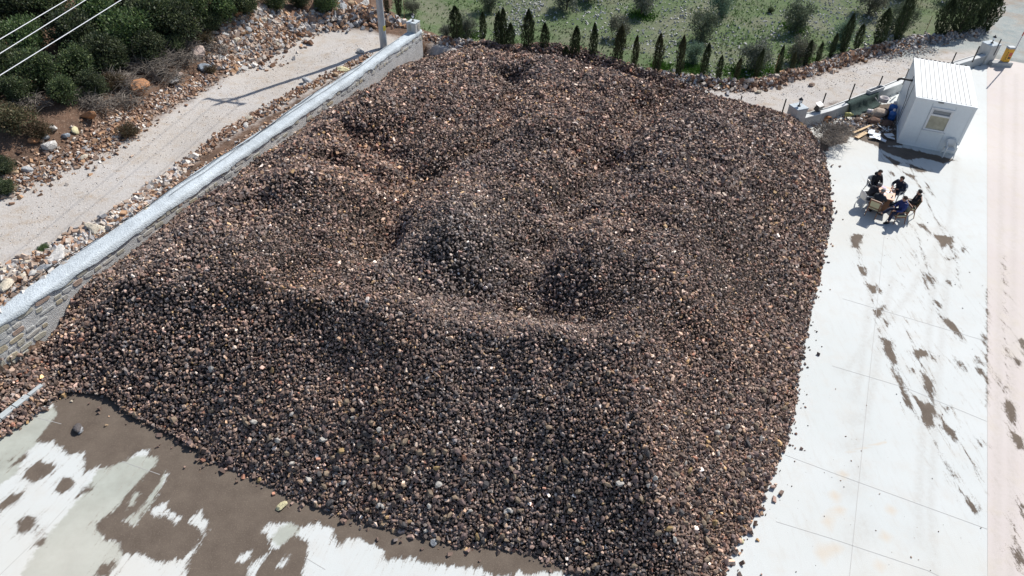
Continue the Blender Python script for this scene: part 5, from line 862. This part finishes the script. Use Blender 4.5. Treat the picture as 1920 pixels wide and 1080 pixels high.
# ---------------------------------------------------------------- table, chairs and the six people
oak = mat('brown_wood', (.22, .105, .055), noise=[(4, .2), (30, .15)], rough=.5, spec=.4); top = mat('table_top_wood', (.55, .30, .19), noise=[(3, .1), (20, .08)], rough=.45, spec=.4); cream = mat('cream_fabric', (.50, .47, .30), noise=[(40, .08)], rough=.9); plast = mat('white_plastic', (.68, .68, .66), noise=[(5, .05)], rough=.4, spec=.4); dplast = mat('dull_plastic', (.50, .47, .43), noise=[(5, .08)], rough=.5)
def wooden_chair(loc, rz, label):
    t = empty('wooden_chair', loc, label, 'chair', 'chairs round the table', rz)
    for x in (-.23, .23):
        MB().tube([(x, .23, 0), (x, .22, .64)], [.017, .023], 8).build('front_leg', oak, t); MB().tube([(x, -.30, 0), (x, -.21, .42), (x, -.30, .92)], [.018, .025, .02], 8).build('rear_leg', oak, t)
        MB().tube([(x*1.06, .25, .645), (x*1.1, 0, .66), (x*1.04, -.245, .62)], [.024, .027, .02], 8).build('armrest', oak, t)
        MB().bar((x, -.2, .37), (x, .21, .37), .025, .05).build('side_rail', oak, t)
    MB().box((0, 0, .435), (.46, .44, .065)).build('seat', cream, t, bevel=.02)
    MB().box((0, -.268, .70), (.40, .04, .32), R=Matrix.Rotation(.17, 3, 'X')).build('backrest', cream, t, bevel=.015); MB().box((0, -.305, .90), (.46, .04, .07), R=Matrix.Rotation(.17, 3, 'X')).build('top_rail', oak, t); MB().bar((-.22, -.225, .52), (.22, -.225, .52), .03, .05).build('lower_rail', oak, t); MB().bar((-.22, .22, .37), (.22, .22, .37), .025, .05).build('front_rail', oak, t)
    return t
def plastic_chair(loc, rz, label, m_=plast, grp='chairs round the table'):
    t = empty('plastic_chair', loc, label, 'chair', grp, rz)
    for x in (-.22, .22):
        MB().tube([(x*1.15, .26, 0), (x, .2, .42), (x*1.02, .2, .63)], [.02, .03, .026], 6).build('front_leg', m_, t); MB().tube([(x*1.15, -.30, 0), (x, -.19, .42)], [.02, .032], 6).build('rear_leg', m_, t)
        MB().tube([(x*1.02, .22, .63), (x*1.16, .05, .66), (x*1.0, -.24, .70)], [.028, .034, .028], 6).build('armrest', m_, t)
    MB().box((0, 0, .43), (.46, .44, .025)).build('seat', m_, t, bevel=.01)
    vs = []; fs = []
    for i in range(9):
        u = (i/8-.5); y = -.21-.06*math.cos(u*2.6)
        for z, dy, wk in ((.44, 0, .9), (.62, -.03, 1.), (.78, -.06, .95), (.87-.05*abs(u*2)**3, -.09, .82)): vs.append((u*.47*wk, y+dy, z))
    for i in range(8):
        for j in range(3): fs.append((i*4+j, i*4+4+j, i*4+5+j, i*4+1+j))
    mb = MB(); mb.add(vs, fs); o = mb.build('backrest', m_, t, True); s_ = o.modifiers.new('solid', 'SOLIDIFY'); s_.thickness = .022; return t
TC = np.array([17.13, 27.30]); TA = math.atan2(-.90, -.43)                          # long axis of the table
tb = empty('wooden_table', (*TC, 0), 'small table with pinkish brown wooden top and brown panel legs, papers and glasses on it', 'table', None, TA)
MB().box((0, 0, .735), (1.12, .74, .03)).build('tabletop', top, tb, bevel=.006); MB().box((0, 0, .665), (.98, .6, .09)).build('apron', oak, tb)
for x in (-.42, .42):
    o = MB().box((x, 0, .34), (.035, .5, .56)).build('end_panel', oak, tb); MB().box((x, 0, .03), (.07, .62, .06)).build('foot_bar', oak, o)
    MB().box((x+(.02 if x > 0 else -.02), 0, .4), (.012, .05, .26)).build('panel_slot', mat('slot_pale', (.5, .42, .36)), o)
MB().box((0, 0, .2), (.80, .05, .12)).build('stretcher', oak, tb)
def tl(x, y, z=.75): c, s = math.cos(TA), math.sin(TA); return (TC[0]+c*x-s*y, TC[1]+s*x+c*y, z)
paper = mat('white_paper', (.72, .72, .74), rough=.8); gls = mat('tea_glass', (.40, .26, .16), rough=.1, spec=.7); pur = mat('lilac_paper', (.52, .47, .62), rough=.7)
for x, y, a, b, m_, lb in [(-.30, -.02, .16, .10, paper, 'white paper in the middle of the table, far half'), (-.08, .05, .20, .14, paper, 'largest white paper at the table centre'), (.16, -.06, .14, .08, paper, 'white slip of paper on the near half of the table'), (.24, -.12, .07, .10, paper, 'small white card near the right edge of the table'), (-.42, -.15, .24, .12, pur, 'lilac paper before the man at the far end'), (-.08, .22, .10, .06, paper, 'white card on the left side of the table'), (.42, -.28, .16, .05, paper, 'narrow white card at the near right corner of the table')]:
    o = MB().box((0, 0, .004), (a, b, .006)).build('paper', m_, loc=tl(x, y, .7505)); o.rotation_euler = (0, 0, TA+x*5); tag(o, lb, 'paper', 'papers on the table')
for x, y, lb in [(-.42, .24, 'tea glass at the far left corner of the table'), (.30, .25, 'tea glass at the near left corner of the table'), (.24, -.27, 'tea glass by the right edge of the table'), (-.14, .14, 'tea glass beside the largest paper')]:
    t = empty('tea_glass', tl(x, y), lb, 'glass', 'tea glasses on the table'); MB().lathe([(.055, 0), (.06, .008)], n=10).build('saucer', paper, t); MB().lathe([(.022, .01), (.028, .03), (.02, .06), (.03, .095)], n=10).build('glass', gls, t)

def skin_mesh(name, J, E, rad, m, sub=2, root=0):
    me_ = bpy.data.meshes.new(name); me_.from_pydata([tuple(j) for j in J], E, []); o = bpy.data.objects.new(name, me_); COL.objects.link(o)
    o.modifiers.new('skin', 'SKIN'); sv = me_.skin_vertices[0].data
    for i, r in enumerate(rad): sv[i].radius = (r, r) if np.isscalar(r) else r; sv[i].use_root = (i == root)
    ss_ = o.modifiers.new('sub', 'SUBSURF'); ss_.levels = ss_.render_levels = sub
    dg = bpy.context.evaluated_depsgraph_get(); dg.update(); out = bpy.data.meshes.new_from_object(o.evaluated_get(dg)); bpy.data.objects.remove(o)
    out.materials.clear(); out.materials.append(m); out.shade_smooth(); out.name = name; return out
skin = mat('skin', (.42, .235, .165), noise=[(30, .06)], rough=.55)
def person(loc, yaw, label, lean=.15, head=(0, 0), look=0., hands=((-.18, .42, .78), (.18, .42, .78)), elbows=None, knees=None, feet=None, jacket=(.012, .013, .016), trousers=(.03, .035, .05), hair=(.03, .022, .018), hood=False, stripe=None, shoe=(.015, .015, .016), side=0.):
    V3 = lambda *a: np.array(a, float); t = empty('person', loc, label, 'person', 'people round the table', yaw); pel = V3(0, 0, .535); sp = V3(math.sin(side), math.sin(lean), math.cos(lean)); sp /= np.linalg.norm(sp)
    wa, chs, nb = pel+sp*.2, pel+sp*.40, pel+sp*.535; hd = nb+V3(.03*head[0], .05+head[1]*.1, .17-abs(head[1])*.05); htop = hd+V3(0, head[1]*.03, .10)
    shl = [pel+sp*.475+V3(-.19, 0, 0), pel+sp*.475+V3(.19, 0, 0)]
    if elbows is None: elbows = [(shl[i]+V3(*hands[i]))/2+V3((-1, 1)[i]*.10, -.03, -.13) for i in (0, 1)]
    elbows = [V3(*e) for e in elbows]; hnd = [V3(*h) for h in hands]
    knees = [V3(*k) for k in (knees or [(-.13, .43, .52), (.13, .43, .52)])]; feet = [V3(*k) for k in (feet or [(-.14, .42, .08), (.14, .42, .08)])]
    toes = []
    for i in (0, 1): sh_ = feet[i]-knees[i]; fw = V3(sh_[0]*.3, max(.3, .5+sh_[1]), 0 if feet[i][2] < .15 else .15); toes.append(feet[i]+fw/np.linalg.norm(fw)*.17+V3(0, 0, -.04 if feet[i][2] < .15 else .05))
    J = [pel, wa, chs, nb, hd-V3(0, .01, .06), hd+V3(0, .005, .02), htop]; rd_ = [.13, .125, .14, .06, .075, .088, .06]; E = [(0, 1), (1, 2), (2, 3), (3, 4), (4, 5), (5, 6)]
    for i in (0, 1):
        b = len(J); wr = elbows[i]+(hnd[i]-elbows[i])*.93; J += [shl[i], elbows[i], wr, hnd[i]+(hnd[i]-elbows[i])/np.linalg.norm(hnd[i]-elbows[i])*.06]; rd_ += [.062, .045, .028, (.04, .022)]; E += [(2, b), (b, b+1), (b+1, b+2), (b+2, b+3)]
    for i in (0, 1):
        b = len(J); J += [pel+V3((-1, 1)[i]*.1, .05, -.01), knees[i], feet[i], toes[i]]; rd_ += [.09, .06, .04, .035]; E += [(0, b), (b, b+1), (b+1, b+2), (b+2, b+3)]
    body = skin_mesh('body', J, E, rd_, skin); bm_ = MB()                              # features and fingers go into the same mesh
    ly = Matrix.Rotation(look, 3, 'Z'); H = Vector(hd)
    for q, r_ in (((0, .098, .0), (.014, .024, .02)), ((-.088, .0, .005), (.012, .02, .03)), ((.088, .0, .005), (.012, .02, .03)), ((0, .088, -.05), (.026, .012, .007)), ((0, .075, -.085), (.035, .03, .022))): bm_.ell(H+ly @ Vector(q), r_, ly, 8, 5)
    for i in (0, 1):
        d = Vector(hnd[i]-elbows[i]).normalized(); wv = Vector(J[7+i*4+3]); sdv = d.cross(Vector((0, 0, 1))).normalized()
        for k, (o_, ln) in enumerate(((-.027, .062), (-.009, .075), (.009, .07), (.027, .055))): a = wv+sdv*o_; bm_.tube([a, a+d*ln*.55+Vector((0, 0, -.006)), a+d*ln+Vector((0, 0, -.03))], [.009, .008, .006], 6)
        th = wv-d*.03+sdv*(.03 if i == 0 else -.03); bm_.tube([th, th+d*.03+sdv*(.025 if i == 0 else -.025), th+d*.06+sdv*(.03 if i == 0 else -.03)], [.011, .01, .008], 6)
    import bmesh
    bb = bmesh.new(); bb.from_mesh(body); bb.from_mesh(bm_.mesh('features', skin, True)); bb.to_mesh(body); bb.free(); body.shade_smooth(); link('body', body, t)
    for sx in (-.034, .034): MB().ell(H+ly @ Vector((sx, .085, .018)), (.012, .008, .008), None, 8, 5).build('eye', blk, t, True)
    jacket = tuple(c*1.5 for c in jacket); trousers = tuple(c*1.4 for c in trousers); jm_ = mat('jacket_%d_%d_%d' % tuple(int(c*999) for c in jacket), jacket, noise=[(12, .25)], bump=(10, .5, .02), rough=.8); tm_ = mat('trousers_%d_%d_%d' % tuple(int(c*999) for c in trousers), trousers, noise=[(12, .2)], rough=.85); sm_ = mat('shoe_%d' % int(shoe[0]*999), shoe, rough=.6)
    JJ = [pel-sp*.03+V3(0, .0, .0), wa, chs, nb-sp*.02]; rj = [.165, .165, .18, .10]; EJ = [(0, 1), (1, 2), (2, 3)]
    for i in (0, 1): b = len(JJ); JJ += [shl[i], elbows[i], elbows[i]+(hnd[i]-elbows[i])*.9]; rj += [.088, .07, .05]; EJ += [(2, b), (b, b+1), (b+1, b+2)]
    link('jacket', skin_mesh('jacket', JJ, EJ, rj, jm_), t)
    cb = MB(); cb.lathe([(.095, -.02), (.10, .03), (.085, .055)], c=tuple(nb), n=12); cb.build('collar', jm_, t, True)
    if hood: MB().ell(Vector(nb)+Vector((0, -.10, .03)), (.13, .09, .09)).build('hood', jm_, t, True)
    if stripe:
        for i in (0, 1): MB().tube([tuple(nb+V3((-1, 1)[i]*.07, -.06, .035)), tuple(shl[i]+V3(0, -.045, .082)), tuple((shl[i]*.7+elbows[i]*.3)+V3((-1, 1)[i]*.055, -.05, .05))], .014, 6).build('shoulder_stripe', mat('stripe_pale', stripe), t)
    JT = [pel]; rt = [.155]; ET = []
    for i in (0, 1): b = len(JT); JT += [pel+V3((-1, 1)[i]*.1, .06, -.01), knees[i], feet[i]+(knees[i]-feet[i])*.12]; rt += [.105, .082, .062]; ET += [(0, b), (b, b+1), (b+1, b+2)]
    link('trousers', skin_mesh('trousers', JT, ET, rt, tm_), t)
    for i in (0, 1):
        d = Vector(toes[i]-feet[i]); MB().tube([tuple(feet[i]-V3(*d)*.35+V3(0, 0, -.03)), tuple(feet[i]+V3(0, 0, -.015)), tuple(toes[i]), tuple(toes[i]+V3(*d)*.18)], [.045, .058, .05, .03], 8).build('shoe', sm_, t, True)
    hm = mat('hair_%d' % int(hair[0]*999), hair, noise=[(50, .3)], rough=.8); mb = MB(); mb.ell((0, 0, 0), (.104, .112, .10), None, 14, 9); me_ = mb.mesh('hair', hm, True)
    for v in me_.vertices:
        if v.co.y > .045 and v.co.z < .05: v.co.y = .045
        if v.co.z < -.035: v.co.z = -.035+(v.co.z+.035)*.35
    o = link('hair', me_, t); o.location = hd+V3(0, -.008, .035); o.rotation_euler = (-head[1]*.25, 0, look)
    return t
def yaw_to(p, q): return math.atan2(q[1]-p[1], q[0]-p[0])-math.pi/2
def seat(px, py, z=.5): return bp(px, py, z)[:2]
def place(hip, yaw, back=.05): d = np.array([-math.sin(yaw), math.cos(yaw)]); return (*(hip+d*back), 0)
h = [seat(1637, 346), seat(1625, 370), seat(1641, 387), seat(1685, 358), seat(1710, 385), seat(1689, 398)]
y0 = yaw_to(h[0], TC+[.1, .25]); y1 = yaw_to(h[1], TC+[.0, .1]); y2 = yaw_to(h[2], TC+[-.05, .0]); y3 = yaw_to(h[3], TC+[.05, .1]); y4 = yaw_to(h[4], TC+[.1, -.25]); y5 = math.radians(90+4)
plastic_chair(place(h[0], y0), y0, 'white plastic chair under the man at the far left of the table'); plastic_chair(place(h[1], y1), y1, 'white plastic chair under the hunched man left of the table'); wooden_chair(place(h[2], y2), y2, 'wooden chair with cream back under the grey haired man nearest the heap'); plastic_chair(place(h[3], y3), y3, 'white plastic chair under the man facing the camera'); wooden_chair(place(h[4], y4), y4, 'wooden chair under the man leaning back at the right'); wooden_chair(place(h[5], y5), y5, 'wooden chair with cream back under the man in the blue jacket')
P_ = lambda i: (*h[i], 0)
person(P_(0), y0, 'man in black hooded jacket sitting upright at the far left of the table', lean=.12, look=-.3, hood=True, hands=((-.1, .40, .62), (.16, .40, .62)), hair=(.035, .028, .025))
person(P_(1), y1, 'man in black jacket hunched forward over the table, grey hair, left side', lean=.62, head=(0, .6), hands=((-.08, .52, .80), (.14, .50, .80)), elbows=((-.26, .32, .74), (.28, .30, .74)), hair=(.16, .15, .145), hood=True, jacket=(.014, .014, .018))
person(P_(2), y2, 'grey haired man in black jacket on a wooden chair, back to the heap', lean=.42, head=(0, .4), hands=((-.12, .50, .80), (.16, .50, .80)), hair=(.22, .22, .215), jacket=(.016, .02, .026), feet=((-.16, .30, .08), (.16, .46, .08)), trousers=(.22, .23, .25))
person(P_(3), y3, 'man in dark navy jacket facing the camera at the far side of the table', lean=.22, head=(0, .2), look=.15, hands=((-.14, .42, .80), (.12, .46, .80)), elbows=((-.34, .16, .74), (.34, .12, .76)), jacket=(.014, .019, .034), hair=(.02, .016, .014))
person(P_(4), y4, 'man in black jacket leaning back on a wooden chair with one hand behind his head', lean=-.22, head=(0, .2), hands=((-.05, .22, .74), (.09, -.10, 1.20)), elbows=((-.26, .08, .78), (.36, -.10, 1.16)), knees=((-.10, .44, .56), (.12, .46, .54)), feet=((-.08, .86, .12), (.12, .88, .08)), jacket=(.013, .013, .015), trousers=(.02, .03, .055), hair=(.025, .02, .018))
person(P_(5), y5, 'man in royal blue jacket with pale shoulder stripes, seated with back to the camera side', lean=.08, head=(0, .15), look=-.7, hands=((-.10, .36, .64), (.16, .30, .66)), knees=((-.13, .44, .54), (.15, .42, .62)), feet=((-.18, .52, .08), (.10, .82, .34)), jacket=(.016, .026, .10), trousers=(.016, .02, .04), hair=(.05, .032, .026), stripe=(.28, .36, .55))
cf = np.array([CX, CY_])+2.42*np.array([math.cos(CYAW), math.sin(CYAW)])-.42*np.array([-math.sin(CYAW), math.cos(CYAW)])
plastic_chair((*cf, 0), CYAW+math.pi+.1, 'white plastic armchair standing empty before the cabin front', dplast if False else plast, 'chair at the cabin')
